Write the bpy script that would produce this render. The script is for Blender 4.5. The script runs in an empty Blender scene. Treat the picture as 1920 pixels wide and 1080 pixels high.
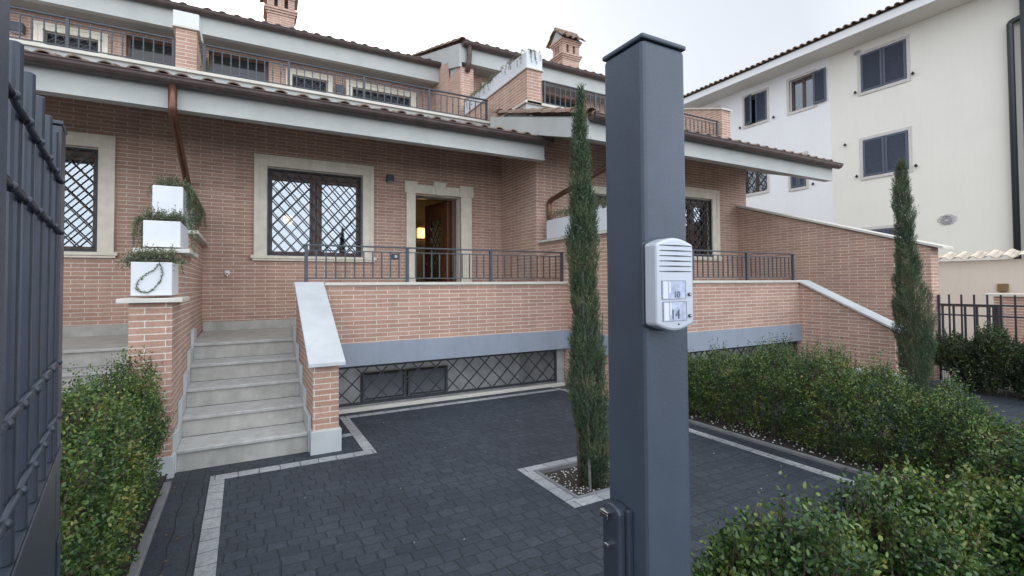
import bpy, math, random
import numpy as np
from mathutils import Vector, Matrix

# ------------------------------------------------------------------ camera
S = bpy.context.scene
COL = S.collection
PF, PYAW, PPIT, PROL, PCY = 913.578, 0.504451, 0.0249978, -0.00667338, 510.45
CAMZ = 1.5
_f = np.array([math.sin(PYAW)*math.cos(PPIT), math.cos(PYAW)*math.cos(PPIT), math.sin(PPIT)])
_r0 = np.array([math.cos(PYAW), -math.sin(PYAW), 0.0]); _u0 = np.cross(_r0, _f)
_r = math.cos(PROL)*_r0 + math.sin(PROL)*_u0
_u = -math.sin(PROL)*_r0 + math.cos(PROL)*_u0
cam_data = bpy.data.cameras.new("camera")
cam_data.sensor_width = 36.0
cam_data.lens = PF/1920*36.0
cam_data.shift_y = (PCY-540)/1920
cam_data.clip_start = 0.02
cam_data.clip_end = 1000
cam = bpy.data.objects.new("camera", cam_data)
COL.objects.link(cam)
M = Matrix(((_r[0], _u[0], -_f[0], 0), (_r[1], _u[1], -_f[1], 0), (_r[2], _u[2], -_f[2], CAMZ), (0, 0, 0, 1)))
cam.matrix_world = M
S.camera = cam

# ------------------------------------------------------------------ sky, sun, exposure
SUN_EL, SUN_AZ = math.radians(24), math.radians(6)
w = bpy.data.worlds.new("World"); S.world = w; w.use_nodes = True
nt = w.node_tree
sky = nt.nodes.new('ShaderNodeTexSky'); sky.sky_type = 'NISHITA'; sky.sun_disc = False
sky.sun_elevation = SUN_EL; sky.sun_rotation = SUN_AZ
sky.air_density = 1.0; sky.dust_density = 3.0; sky.ozone_density = 1.0
bg = nt.nodes['Background']; bg.inputs[1].default_value = 0.15
# thin high haze: washes the blue out, with an added brighter half behind the camera
hs = nt.nodes.new('ShaderNodeHueSaturation'); hs.inputs['Saturation'].default_value = .45
nt.links.new(sky.outputs[0], hs.inputs['Color'])
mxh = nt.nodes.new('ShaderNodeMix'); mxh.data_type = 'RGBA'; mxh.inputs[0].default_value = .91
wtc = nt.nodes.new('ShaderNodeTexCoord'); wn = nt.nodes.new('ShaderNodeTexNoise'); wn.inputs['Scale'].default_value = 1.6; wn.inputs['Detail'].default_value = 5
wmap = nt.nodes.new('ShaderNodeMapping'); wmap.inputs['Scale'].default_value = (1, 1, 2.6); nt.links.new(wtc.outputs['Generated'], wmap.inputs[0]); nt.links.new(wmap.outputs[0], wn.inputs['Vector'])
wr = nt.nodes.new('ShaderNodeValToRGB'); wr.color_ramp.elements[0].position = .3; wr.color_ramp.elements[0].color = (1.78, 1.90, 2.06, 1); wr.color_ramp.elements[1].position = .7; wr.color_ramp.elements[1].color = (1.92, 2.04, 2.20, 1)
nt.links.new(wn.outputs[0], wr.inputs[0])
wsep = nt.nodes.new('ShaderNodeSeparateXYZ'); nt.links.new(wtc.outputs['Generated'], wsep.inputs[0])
wmr = nt.nodes.new('ShaderNodeMapRange'); wmr.inputs[1].default_value = -.55; wmr.inputs[2].default_value = .45; wmr.inputs[3].default_value = 2.45; wmr.inputs[4].default_value = .69  # unseen street-side sky made brighter than the visible side, added to fill the facades
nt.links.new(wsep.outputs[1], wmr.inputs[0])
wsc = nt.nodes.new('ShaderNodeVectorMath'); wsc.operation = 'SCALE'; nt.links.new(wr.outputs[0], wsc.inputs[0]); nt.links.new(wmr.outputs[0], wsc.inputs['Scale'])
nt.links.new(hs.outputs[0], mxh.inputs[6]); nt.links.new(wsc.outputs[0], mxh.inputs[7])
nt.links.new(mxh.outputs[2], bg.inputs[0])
sl = bpy.data.lights.new("sun", 'SUN'); sl.energy = 2.0; sl.angle = math.radians(3); sl.color = (1, .93, .83)
so = bpy.data.objects.new("sun", sl); COL.objects.link(so)
sd = Vector((math.sin(SUN_AZ)*math.cos(SUN_EL), math.cos(SUN_AZ)*math.cos(SUN_EL), math.sin(SUN_EL)))
so.rotation_euler = (-sd).to_track_quat('-Z', 'Y').to_euler(); so.location = (0, 30, 30)
S.view_settings.view_transform = 'Standard'; S.view_settings.look = 'None'
S.view_settings.exposure = 1.85; S.view_settings.gamma = 1; S.view_settings.use_curve_mapping = False
S.render.engine = 'CYCLES'
S.cycles.max_bounces = 8; S.cycles.transparent_max_bounces = 12
R = random.Random(7)
NR = np.random.default_rng(11)

# ------------------------------------------------------------------ helpers
def ray(x, y):
    return (x-960)/PF*_r - (y-PCY)/PF*_u + _f
def at(x, y, X=None, Y=None, Z=None):
    d = ray(x, y)
    t = X/d[0] if X is not None else (Y/d[1] if Y is not None else (Z-CAMZ)/d[2])
    q = t*d; return (q[0], q[1], q[2]+CAMZ)

def tag(o, label=None, cat=None, group=None, kind=None):
    if label: o['label'] = label
    if cat: o['category'] = cat
    if group: o['group'] = group
    if kind: o['kind'] = kind
    return o
def empty(name, loc, label=None, cat=None, group=None):
    o = bpy.data.objects.new(name, None); COL.objects.link(o); o.location = loc
    o.empty_display_size = 0.1
    tag(o, label, cat, group); return o
def wloc(o):
    v = Vector((0, 0, 0))
    while o is not None: v += Vector(o.location); o = o.parent
    return v
def copy_tree(o, parent=None):
    c = o.copy(); COL.objects.link(c); c.parent = parent
    for ch in list(o.children): copy_tree(ch, c)
    return c

class MB:
    def __init__(s): s.v = []; s.f = []
    def add(s, vs, fs):
        n = len(s.v); s.v += [tuple(v) for v in vs]; s.f += [tuple(i+n for i in f) for f in fs]; return s
    def box(s, x0, x1, y0, y1, z0, z1):
        return s.add([(x0,y0,z0),(x1,y0,z0),(x1,y1,z0),(x0,y1,z0),(x0,y0,z1),(x1,y0,z1),(x1,y1,z1),(x0,y1,z1)],
              [(3,2,1,0),(4,5,6,7),(0,1,5,4),(1,2,6,5),(2,3,7,6),(3,0,4,7)])
    def prism(s, poly, axis, a, b):
        """poly: list of 2-D points; axis 'x': points are (y,z); 'y': (x,z); 'z': (x,y)"""
        def p(q, t):
            return (t, q[0], q[1]) if axis == 'x' else ((q[0], t, q[1]) if axis == 'y' else (q[0], q[1], t))
        n = len(poly)
        vs = [p(q, a) for q in poly]+[p(q, b) for q in poly]
        fs = [tuple(range(n))[::-1], tuple(range(n, 2*n))]
        fs += [(i, (i+1) % n, n+(i+1) % n, n+i) for i in range(n)]
        return s.add(vs, fs)
    def tube(s, path, r, n=8, cap=True, r2=None):
        path = [Vector(p) for p in path]; k = len(path); vs = []; fs = []
        up = None
        for i, p in enumerate(path):
            if i == 0: d = path[1]-p
            elif i == k-1: d = p-path[i-1]
            else: d = (path[i+1]-p).normalized()+(p-path[i-1]).normalized()
            d.normalize()
            if up is None: up = Vector((0, 0, 1)) if abs(d.z) < .9 else Vector((1, 0, 0))
            a = d.cross(up)
            if a.length < 1e-4: a = d.cross(Vector((0, 1, 0)))
            a.normalize(); b = d.cross(a).normalized()
            up = -b if False else up
            rr = r if r2 is None else (r[i] if isinstance(r, (list, tuple)) else r+(r2-r)*i/(k-1))
            if isinstance(r, (list, tuple)): rr = r[i]
            for j in range(n):
                t = 2*math.pi*j/n; q = p+a*(rr*math.cos(t))+b*(rr*math.sin(t)); vs.append(q[:])
        for i in range(k-1):
            for j in range(n):
                fs.append((i*n+j, i*n+(j+1) % n, (i+1)*n+(j+1) % n, (i+1)*n+j))
        if cap: fs.append(tuple(range(n))[::-1]); fs.append(tuple(range((k-1)*n, k*n)))
        return s.add(vs, fs)
    def bar(s, p0, p1, wa, wb, nrm=(0, 0, 1)):
        """rectangular bar p0->p1, width wb along nrm, wa across"""
        p0 = Vector(p0); p1 = Vector(p1); d = (p1-p0).normalized(); nrm = Vector(nrm)
        a = d.cross(nrm).normalized()*(wa/2); b = a.cross(d).normalized()*(wb/2)
        vs = [p0-a-b, p0+a-b, p0+a+b, p0-a+b, p1-a-b, p1+a-b, p1+a+b, p1-a+b]
        return s.add([v[:] for v in vs], [(3,2,1,0),(4,5,6,7),(0,1,5,4),(1,2,6,5),(2,3,7,6),(3,0,4,7)])
    def ball(s, c, r, n=8, m=6, sc=(1,1,1)):
        vs = [(c[0], c[1], c[2]-r*sc[2])]; fs = []
        for i in range(1, m):
            ph = -math.pi/2+math.pi*i/m
            for j in range(n):
                t = 2*math.pi*j/n
                vs.append((c[0]+r*sc[0]*math.cos(ph)*math.cos(t), c[1]+r*sc[1]*math.cos(ph)*math.sin(t), c[2]+r*sc[2]*math.sin(ph)))
        vs.append((c[0], c[1], c[2]+r*sc[2])); L = len(vs)-1
        for j in range(n): fs.append((0, 1+(j+1) % n, 1+j)); fs.append((L, L-n+j, L-n+(j+1) % n))
        for i in range(m-2):
            for j in range(n): fs.append((1+i*n+j, 1+i*n+(j+1) % n, 1+(i+1)*n+(j+1) % n, 1+(i+1)*n+j))
        return s.add(vs, fs)
    def build(s, name, mat, parent=None, bevel=0, smooth=False, label=None, cat=None, group=None, kind=None):
        off = wloc(parent) if parent is not None else Vector((0, 0, 0))
        me = bpy.data.meshes.new(name)
        me.from_pydata([(x-off.x, y-off.y, z-off.z) for x, y, z in s.v], [], s.f)
        me.materials.append(mat); me.update()
        if smooth: me.polygons.foreach_set('use_smooth', [True]*len(me.polygons))
        o = bpy.data.objects.new(name, me); COL.objects.link(o); o.parent = parent
        if bevel:
            b = o.modifiers.new('bevel', 'BEVEL'); b.width = bevel; b.segments = 2; b.limit_method = 'ANGLE'
        tag(o, label, cat, group, kind); return o

def wall(plane, front, thick, u0, u1, z0, z1, holes=(), mb=None):
    """wall slab with rectangular openings. plane 'y': faces -Y, u is x;  plane 'x': u is y; plane 'z': slab, u=x, 'z'=y"""
    mb = mb or MB()
    us = sorted({u0, u1, *[h[0] for h in holes], *[h[1] for h in holes]})
    zs = sorted({z0, z1, *[h[2] for h in holes], *[h[3] for h in holes]})
    us = [u for u in us if u0 <= u <= u1]; zs = [z for z in zs if z0 <= z <= z1]
    def P3(u, z, d):
        return (u, front+d, z) if plane == 'y' else ((front+d, u, z) if plane == 'x' else (u, z, front+d))
    def solid(i, j):
        if i < 0 or j < 0 or i >= len(us)-1 or j >= len(zs)-1: return False
        cu = (us[i]+us[i+1])/2; cz = (zs[j]+zs[j+1])/2
        return not any(h[0] < cu < h[1] and h[2] < cz < h[3] for h in holes)
    for i in range(len(us)-1):
        for j in range(len(zs)-1):
            if not solid(i, j): continue
            a, b, c, d = us[i], us[i+1], zs[j], zs[j+1]
            mb.add([P3(a,c,0),P3(b,c,0),P3(b,d,0),P3(a,d,0)], [(0,1,2,3)])
            mb.add([P3(a,c,thick),P3(b,c,thick),P3(b,d,thick),P3(a,d,thick)], [(3,2,1,0)])
            for ni, nj, q in ((i-1,j,[(a,c),(a,d)]),(i+1,j,[(b,c),(b,d)]),(i,j-1,[(a,c),(b,c)]),(i,j+1,[(a,d),(b,d)])):
                if not solid(ni, nj):
                    (p, r_), (s_, t) = q
                    mb.add([P3(p,r_,0),P3(s_,t,0),P3(s_,t,thick),P3(p,r_,thick)], [(0,1,2,3)])
    return mb

def lattice(mb, u0, u1, z0, z1, su, sz, wbar, to3, frame=None):
    """diamond lattice clipped to a rectangle; to3(u,z)->3-D, bars of width wbar"""
    k = sz/su
    segs = []
    for sgn in (1, -1):
        c0 = z0-sgn*k*(u0 if sgn > 0 else u1)
        lo = min(z0-sgn*k*u for u in (u0, u1)); hi = max(z1-sgn*k*u for u in (u0, u1))
        c = lo+sz*.37
        while c < hi:
            pts = []
            for u in (u0, u1):
                z = c+sgn*k*u
                if z0 <= z <= z1: pts.append((u, z))
            for z in (z0, z1):
                u = (z-c)/(sgn*k)
                if u0 < u < u1: pts.append((u, z))
            if len(pts) >= 2:
                a, b = pts[0], pts[-1]
                if math.hypot(a[0]-b[0], a[1]-b[1]) > .02: segs.append((a, b, sgn))
            c += sz
    for a, b, sgn in segs:
        p, q = Vector(to3(*a)), Vector(to3(*b)); n = (Vector(to3(a[0]+1, a[1]))-p).cross(Vector(to3(a[0], a[1]+1))-p).normalized()
        off = n*(wbar*.5*sgn)
        mb.bar(p+off, q+off, wbar, wbar, n)
    return mb

# ------------------------------------------------------------------ materials
def new_mat(name):
    m = bpy.data.materials.new(name); m.use_nodes = True
    return m, m.node_tree, m.node_tree.nodes['Principled BSDF']
def N(nt, t, **k):
    n = nt.nodes.new(t)
    for a, b in k.items():
        if a in n.inputs: n.inputs[a].default_value = b
        else: setattr(n, a, b)
    return n
def ramp(nt, stops):
    n = nt.nodes.new('ShaderNodeValToRGB'); cr = n.color_ramp
    while len(cr.elements) < len(stops): cr.elements.new(.5)
    for e, (p, c) in zip(cr.elements, stops): e.position = p; e.color = (*c, 1) if len(c) == 3 else c
    return n
def noise(nt, scale, detail=4, rough=.55, coord=None, dist=0):
    n = N(nt, 'ShaderNodeTexNoise'); n.inputs['Scale'].default_value = scale; n.inputs['Detail'].default_value = detail
    n.inputs['Roughness'].default_value = rough; n.inputs['Distortion'].default_value = dist
    if coord is not None: nt.links.new(coord, n.inputs['Vector'])
    return n
def pos(nt): return N(nt, 'ShaderNodeNewGeometry').outputs['Position']
def mixc(nt, a, b, f, mode='MIX'):
    m = nt.nodes.new('ShaderNodeMix'); m.data_type = 'RGBA'; m.blend_type = mode
    def put(s, v):
        if hasattr(v, 'is_output'): nt.links.new(v, s)
        elif isinstance(v, (int, float)): s.default_value = v
        else: s.default_value = (*v, 1)
    put(m.inputs[0], f); put(m.inputs[6], a); put(m.inputs[7], b)
    return m.outputs[2]
def bump(nt, b, h, strength=.3, dist=.01):
    n = nt.nodes.new('ShaderNodeBump'); n.inputs['Strength'].default_value = strength; n.inputs['Distance'].default_value = dist
    nt.links.new(h, n.inputs['Height']); nt.links.new(n.outputs[0], b.inputs['Normal']); return n
def plain(name, c, rough=.7, metal=0, var=.12, scale=6, bmp=.15, bscale=60, spec=.5, stain=0):
    m, nt, b = new_mat(name)
    p = pos(nt); n = noise(nt, scale, 5, .6, p)
    c1 = tuple(max(0, x*(1-var)) for x in c); c2 = tuple(min(1, x*(1+var)) for x in c)
    r = ramp(nt, [(.3, c1), (.7, c2)]); nt.links.new(n.outputs[0], r.inputs[0])
    out = r.outputs[0]
    if stain:
        mp = N(nt, 'ShaderNodeMapping'); mp.inputs['Scale'].default_value = (3, 3, .35); nt.links.new(p, mp.inputs[0])
        n3 = noise(nt, 2.2, 6, .7, mp.outputs[0]); r3 = ramp(nt, [(.48, (0,0,0)), (.72, (1,1,1))]); nt.links.new(n3.outputs[0], r3.inputs[0])
        ms = N(nt, 'ShaderNodeMath', operation='MULTIPLY'); nt.links.new(r3.outputs[0], ms.inputs[0]); ms.inputs[1].default_value = stain
        out = mixc(nt, out, tuple(x*.55 for x in c), ms.outputs[0])
    nt.links.new(out, b.inputs['Base Color'])
    b.inputs['Roughness'].default_value = rough; b.inputs['Metallic'].default_value = metal
    b.inputs['Specular IOR Level'].default_value = spec
    if bmp:
        n2 = noise(nt, bscale, 4, .6, p); bump(nt, b, n2.outputs[0], bmp, .01)
    return m

def brick_mat(name, ca, cb, mortar):
    m, nt, b = new_mat(name)
    p = pos(nt); sp = N(nt, 'ShaderNodeSeparateXYZ'); nt.links.new(p, sp.inputs[0])
    ad = N(nt, 'ShaderNodeMath', operation='ADD'); nt.links.new(sp.outputs[0], ad.inputs[0]); nt.links.new(sp.outputs[1], ad.inputs[1])
    wob = noise(nt, 2.5, 2, .5, p)
    wm = N(nt, 'ShaderNodeMath', operation='MULTIPLY_ADD'); nt.links.new(wob.outputs[0], wm.inputs[0]); wm.inputs[1].default_value = .006; nt.links.new(sp.outputs[2], wm.inputs[2])
    cx = N(nt, 'ShaderNodeCombineXYZ'); nt.links.new(ad.outputs[0], cx.inputs[0]); nt.links.new(wm.outputs[0], cx.inputs[1])
    br = N(nt, 'ShaderNodeTexBrick'); nt.links.new(cx.outputs[0], br.inputs['Vector'])
    br.offset = .5; br.inputs['Scale'].default_value = 1; br.inputs['Brick Width'].default_value = .27; br.inputs['Row Height'].default_value = .0515
    br.inputs['Mortar Size'].default_value = .0044; br.inputs['Mortar Smooth'].default_value = .25; br.inputs['Bias'].default_value = 0
    br.inputs['Color1'].default_value = (*ca, 1); br.inputs['Color2'].default_value = (*cb, 1); br.inputs['Mortar'].default_value = (*mortar, 1)
    n1 = noise(nt, 1.1, 4, .6, p); r1 = ramp(nt, [(.28, (.84, .83, .86)), (.5, (1, 1, 1)), (.74, (1.13, 1.11, 1.07))]); nt.links.new(n1.outputs[0], r1.inputs[0])
    n2 = noise(nt, 45, 3, .6, p); r2 = ramp(nt, [(.3, (.84, .84, .84)), (.7, (1.13, 1.13, 1.13))]); nt.links.new(n2.outputs[0], r2.inputs[0])
    c = mixc(nt, br.outputs[0], r1.outputs[0], .8, 'MULTIPLY'); c = mixc(nt, c, r2.outputs[0], .8, 'MULTIPLY')
    ms_ = N(nt, 'ShaderNodeMapping'); ms_.inputs['Scale'].default_value = (2.6, 2.6, .28); nt.links.new(p, ms_.inputs[0])
    n4 = noise(nt, 1.7, 6, .7, ms_.outputs[0]); r4 = ramp(nt, [(.42, (1, 1, 1)), (.72, (.72, .70, .70))]); nt.links.new(n4.outputs[0], r4.inputs[0])
    c = mixc(nt, c, r4.outputs[0], .5, 'MULTIPLY')
    nt.links.new(c, b.inputs['Base Color']); b.inputs['Roughness'].default_value = .88
    inv = N(nt, 'ShaderNodeMath', operation='MULTIPLY_ADD'); nt.links.new(br.outputs['Fac'], inv.inputs[0]); inv.inputs[1].default_value = -1
    ms = N(nt, 'ShaderNodeMath', operation='MULTIPLY'); nt.links.new(n2.outputs[0], ms.inputs[0]); ms.inputs[1].default_value = .5
    nt.links.new(ms.outputs[0], inv.inputs[2])
    bump(nt, b, inv.outputs[0], .5, .006)
    return m
BRICK = brick_mat('brick', (.465, .288, .218), (.375, .225, .170), (.65, .61, .54))

def paver_mat(name, w_, h_, ca, cb, mortar, off=.5, msize=.006, rot=0, bs=.6, coarse=True):
    m, nt, b = new_mat(name)
    p = pos(nt)
    n0 = noise(nt, 5, 2, .5, p)
    mp = N(nt, 'ShaderNodeVectorMath', operation='SCALE'); nt.links.new(n0.outputs['Color'], mp.inputs[0]); mp.inputs['Scale'].default_value = .05
    ad = N(nt, 'ShaderNodeVectorMath', operation='ADD'); nt.links.new(p, ad.inputs[0]); nt.links.new(mp.outputs[0], ad.inputs[1])
    mr = N(nt, 'ShaderNodeMapping'); mr.inputs['Rotation'].default_value = (0, 0, rot); nt.links.new(ad.outputs[0], mr.inputs[0])
    br = N(nt, 'ShaderNodeTexBrick'); nt.links.new(mr.outputs[0], br.inputs['Vector'])
    br.offset = off; br.squash = 1.35; br.squash_frequency = 3
    br.inputs['Scale'].default_value = 1; br.inputs['Brick Width'].default_value = w_; br.inputs['Row Height'].default_value = h_
    br.inputs['Mortar Size'].default_value = msize; br.inputs['Mortar Smooth'].default_value = .6
    br.inputs['Color1'].default_value = (*ca, 1); br.inputs['Color2'].default_value = (*cb, 1); br.inputs['Mortar'].default_value = (*mortar, 1)
    n1 = noise(nt, .9, 5, .65, p); r1 = ramp(nt, [(.3, (.72, .72, .74)), (.7, (1.35, 1.33, 1.28))]); nt.links.new(n1.outputs[0], r1.inputs[0])
    n2 = noise(nt, 38, 5, .65, p); r2 = ramp(nt, [(.3, (.7, .7, .7)), (.72, (1.35, 1.35, 1.35))]); nt.links.new(n2.outputs[0], r2.inputs[0])
    c = mixc(nt, br.outputs[0], r1.outputs[0], .9, 'MULTIPLY'); c = mixc(nt, c, r2.outputs[0], .8, 'MULTIPLY')
    nt.links.new(c, b.inputs['Base Color'])
    b.inputs['Roughness'].default_value = .66
    inv = N(nt, 'ShaderNodeMath', operation='MULTIPLY_ADD'); nt.links.new(br.outputs['Fac'], inv.inputs[0]); inv.inputs[1].default_value = -1.2
    n3 = noise(nt, 14, 5, .6, p)
    ms = N(nt, 'ShaderNodeMath', operation='MULTIPLY'); nt.links.new(n3.outputs[0], ms.inputs[0]); ms.inputs[1].default_value = 1.6
    nt.links.new(ms.outputs[0], inv.inputs[2])
    bump(nt, b, inv.outputs[0], bs, .012)
    return m
PAVE = paver_mat('dark_pavers', .105, .098, (.034, .043, .057), (.022, .029, .041), (.015, .020, .026))
PAVE2 = paver_mat('dark_border_pavers', .24, .115, (.031, .040, .054), (.024, .031, .043), (.016, .018, .022), rot=math.pi/2)
STRIPX = paver_mat('pale_strip_x', .15, 4.0, (.30, .31, .32), (.24, .25, .27), (.05, .055, .06), off=0, msize=.004)
STRIPY = paver_mat('pale_strip_y', .15, 4.0, (.30, .31, .32), (.24, .25, .27), (.05, .055, .06), off=0, msize=.004, rot=math.pi/2)
TRIM = plain('travertine', (.68, .63, .53), .75, var=.1, scale=9, bmp=.25, bscale=40, stain=.25)
CAP = plain('white_stone_cap', (.55, .53, .475), .6, var=.08, scale=5, bmp=.1, stain=.2)
MARBLE = plain('pale_marble', (.47, .49, .50), .45, var=.10, scale=3.5, bmp=.05)
STEP = plain('step_stone', (.42, .41, .38), .65, var=.16, scale=7, bmp=.15, stain=.45)
TREAD = plain('tread_stone', (.42, .42, .405), .6, var=.16, scale=12, bmp=.15, stain=.3)
GREY = plain('grey_plaster', (.42, .43, .415), .85, var=.07, scale=2.5, bmp=.2, bscale=90, stain=.12)
GREYB = plain('grey_beam_plaster', (.25, .285, .34), .85, var=.06, scale=2.5, bmp=.2, bscale=90, stain=.3)
SOFFIT = plain('soffit_plaster', (.30, .285, .265), .9, var=.06, bmp=.1)
CONC = plain('concrete', (.30, .30, .30), .9, var=.2, scale=4, bmp=.3, stain=.4)
COPPER = plain('copper', (.085, .058, .054), .5, metal=.3, var=.25, scale=7, bmp=.08, stain=.3)
COPPER2 = plain('copper_pipe', (.15, .075, .048), .35, metal=.65, var=.3, scale=6, bmp=.05)
IRON = plain('painted_iron', (.030, .034, .042), .45, metal=.2, var=.15, scale=30, bmp=.05)
IRONR = plain('rail_iron', (.050, .060, .075), .5, metal=.1, var=.15, scale=20, bmp=.05)
GATEM = plain('gate_paint', (.040, .048, .066), .36, metal=.2, var=.08, scale=25, bmp=.05, bscale=300)
POSTM = plain('post_paint', (.056, .072, .100), .42, metal=.15, var=.13, scale=5, bmp=.14, bscale=330, stain=.22)
WHITEBOX = plain('white_planter', (.62, .635, .67), .5, var=.05, scale=4, bmp=.05, stain=.12)
WOOD = plain('dark_wood', (.085, .042, .028), .4, var=.35, scale=12, bmp=.1)
DOORW = plain('door_wood', (.12, .045, .020), .35, var=.3, scale=14, bmp=.08)
ROOM = plain('ochre_room', (.36, .28, .17), .9, var=.04, bmp=.05)
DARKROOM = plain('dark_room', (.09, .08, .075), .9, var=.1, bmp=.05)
WHITEWALL = plain('white_render', (.72, .72, .73), .9, var=.03, scale=.6, bmp=.15, bscale=120, stain=.06)
CREAMWALL = plain('cream_render', (.70, .68, .62), .9, var=.03, scale=.5, bmp=.15, bscale=120, stain=.07)
SANDWALL = plain('sand_render', (.66, .58, .49), .9, var=.04, scale=.8, bmp=.15, stain=.12)
STONEFR = plain('grey_stone_frame', (.52, .49, .47), .8, var=.08, scale=8, bmp=.15)
SHUT = plain('shutter_paint', (.075, .09, .125), .55, var=.12, scale=14, bmp=.05)
SILVER = plain('silver_plastic', (.47, .50, .56), .35, metal=.25, var=.03, scale=10, bmp=.03, bscale=500)
DARKPL = plain('dark_plastic', (.03, .04, .055), .4, var=.1, bmp=0)
CHROME = plain('bright_steel', (.75, .77, .8), .2, metal=1, var=.05, bmp=0)
PAPER = plain('name_card', (.38, .42, .54), .4, var=.35, scale=60, bmp=0)
SOIL = plain('soil', (.030, .024, .019), .95, var=.5, scale=30, bmp=.8, bscale=50)
KERBM = plain('kerb_concrete', (.17, .175, .18), .85, var=.2, scale=8, bmp=.4, stain=.3)
BARK = plain('bark', (.085, .062, .048), .95, var=.4, scale=25, bmp=.8, bscale=40)
PEBBLE = plain('pebble', (.58, .58, .56), .7, var=.3, scale=40, bmp=.1)
GROUND = plain('asphalt_ground', (.06, .062, .065), .9, var=.2, scale=3, bmp=.4, bscale=90)

def tile_mat():
    m, nt, b = new_mat('roof_tile')
    p = pos(nt)
    n = noise(nt, 3.2, 4, .7, p); r = ramp(nt, [(.25, (.13, .105, .09)), (.5, (.24, .16, .12)), (.75, (.30, .245, .20))])
    nt.links.new(n.outputs[0], r.inputs[0])
    n2 = noise(nt, 22, 5, .7, p); r2 = ramp(nt, [(.45, (1, 1, 1)), (.65, (.45, .45, .42))]); nt.links.new(n2.outputs[0], r2.inputs[0])
    nt.links.new(mixc(nt, r.outputs[0], r2.outputs[0], .7, 'MULTIPLY'), b.inputs['Base Color'])
    b.inputs['Roughness'].default_value = .9; bump(nt, b, n2.outputs[0], .5, .01); return m
TILE = tile_mat()

def glass_mat(name, refl, tint=(1, 1, 1), tr=.88):
    m, nt, b = new_mat(name)
    out = nt.nodes['Material Output']
    g = N(nt, 'ShaderNodeBsdfGlossy'); g.inputs['Roughness'].default_value = .015; g.inputs['Color'].default_value = (*tint, 1)
    t = N(nt, 'ShaderNodeBsdfTransparent'); t.inputs['Color'].default_value = (tr*.97, tr, tr, 1)
    n = noise(nt, 1.3, 2, .5, pos(nt)); bp = N(nt, 'ShaderNodeBump'); bp.inputs['Strength'].default_value = .06; bp.inputs['Distance'].default_value = .02
    nt.links.new(n.outputs[0], bp.inputs['Height']); nt.links.new(bp.outputs[0], g.inputs['Normal'])
    mx = N(nt, 'ShaderNodeMixShader'); mx.inputs[0].default_value = refl
    nt.links.new(t.outputs[0], mx.inputs[1]); nt.links.new(g.outputs[0], mx.inputs[2]); nt.links.new(mx.outputs[0], out.inputs[0])
    return m
GLASS = glass_mat('window_glass', .30, (.86, .93, 1), .45)
GLASSD = glass_mat('dim_glass', .07)
def emit_mat(name, c, s):
    m, nt, b = new_mat(name)
    b.inputs['Base Color'].default_value = (*c, 1); b.inputs['Emission Color'].default_value = (*c, 1); b.inputs['Emission Strength'].default_value = s
    return m
LAMPGLOW = emit_mat('lamp_glow', (1, .62, .24), .34)

def leaf_mat(name, cols, rough=.45, trans=.25, spec=.5):
    """cols: list of (pos, colour) along the per-leaf random value"""
    m, nt, b = new_mat(name)
    at_ = N(nt, 'ShaderNodeAttribute', attribute_name='rnd'); r = ramp(nt, cols); nz_ = noise(nt, 5.5, 2, .5, pos(nt)); m1 = N(nt, 'ShaderNodeMath', operation='MULTIPLY_ADD'); nt.links.new(nz_.outputs[0], m1.inputs[0]); m1.inputs[1].default_value = 1.5; m1.inputs[2].default_value = -.52
    m2 = N(nt, 'ShaderNodeMath', operation='MULTIPLY_ADD'); nt.links.new(at_.outputs['Fac'], m2.inputs[0]); m2.inputs[1].default_value = .62; nt.links.new(m1.outputs[0], m2.inputs[2]); m2.use_clamp = True
    nt.links.new(m2.outputs[0], r.inputs[0])
    n = noise(nt, 3.0, 3, .6, pos(nt)); r2 = ramp(nt, [(.35, (.72, .8, .8)), (.68, (1.25, 1.15, 1.0))]); nt.links.new(n.outputs[0], r2.inputs[0])
    c = mixc(nt, r.outputs[0], r2.outputs[0], .9, 'MULTIPLY')
    nt.links.new(c, b.inputs['Base Color']); b.inputs['Roughness'].default_value = rough; b.inputs['Specular IOR Level'].default_value = spec
    tr = N(nt, 'ShaderNodeBsdfTranslucent'); nt.links.new(c, tr.inputs[0])
    mx = N(nt, 'ShaderNodeMixShader'); mx.inputs[0].default_value = trans
    out = nt.nodes['Material Output']
    nt.links.new(b.outputs[0], mx.inputs[1]); nt.links.new(tr.outputs[0], mx.inputs[2]); nt.links.new(mx.outputs[0], out.inputs[0])
    return m
HEDGE = leaf_mat('hedge_leaf', [(0, (.015, .042, .018)), (.35, (.036, .084, .024)), (.62, (.082, .148, .034)), (.88, (.17, .22, .050)), (1, (.25, .22, .07))], .38)
HEDGED = leaf_mat('dark_hedge_leaf', [(0, (.014, .030, .012)), (.6, (.030, .058, .020)), (.93, (.07, .10, .03)), (1, (.16, .17, .06))], .42)
CYPR = leaf_mat('cypress_leaf', [(0, (.026, .054, .030)), (.5, (.058, .10, .052)), (.9, (.12, .165, .085)), (1, (.20, .19, .11))], .6, .15)
TRAIL = leaf_mat('trailing_leaf', [(0, (.055, .085, .045)), (.6, (.12, .165, .085)), (.93, (.20, .24, .13)), (1, (.14, .07, .20))], .6, .2)

INK = plain('grey_ink', (.10, .12, .18), .6, var=.05, bmp=0)
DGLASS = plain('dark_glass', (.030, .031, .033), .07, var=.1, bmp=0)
FROST = plain('frosted_pane', (.060, .070, .080), .35, var=.1, bmp=0)
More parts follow.
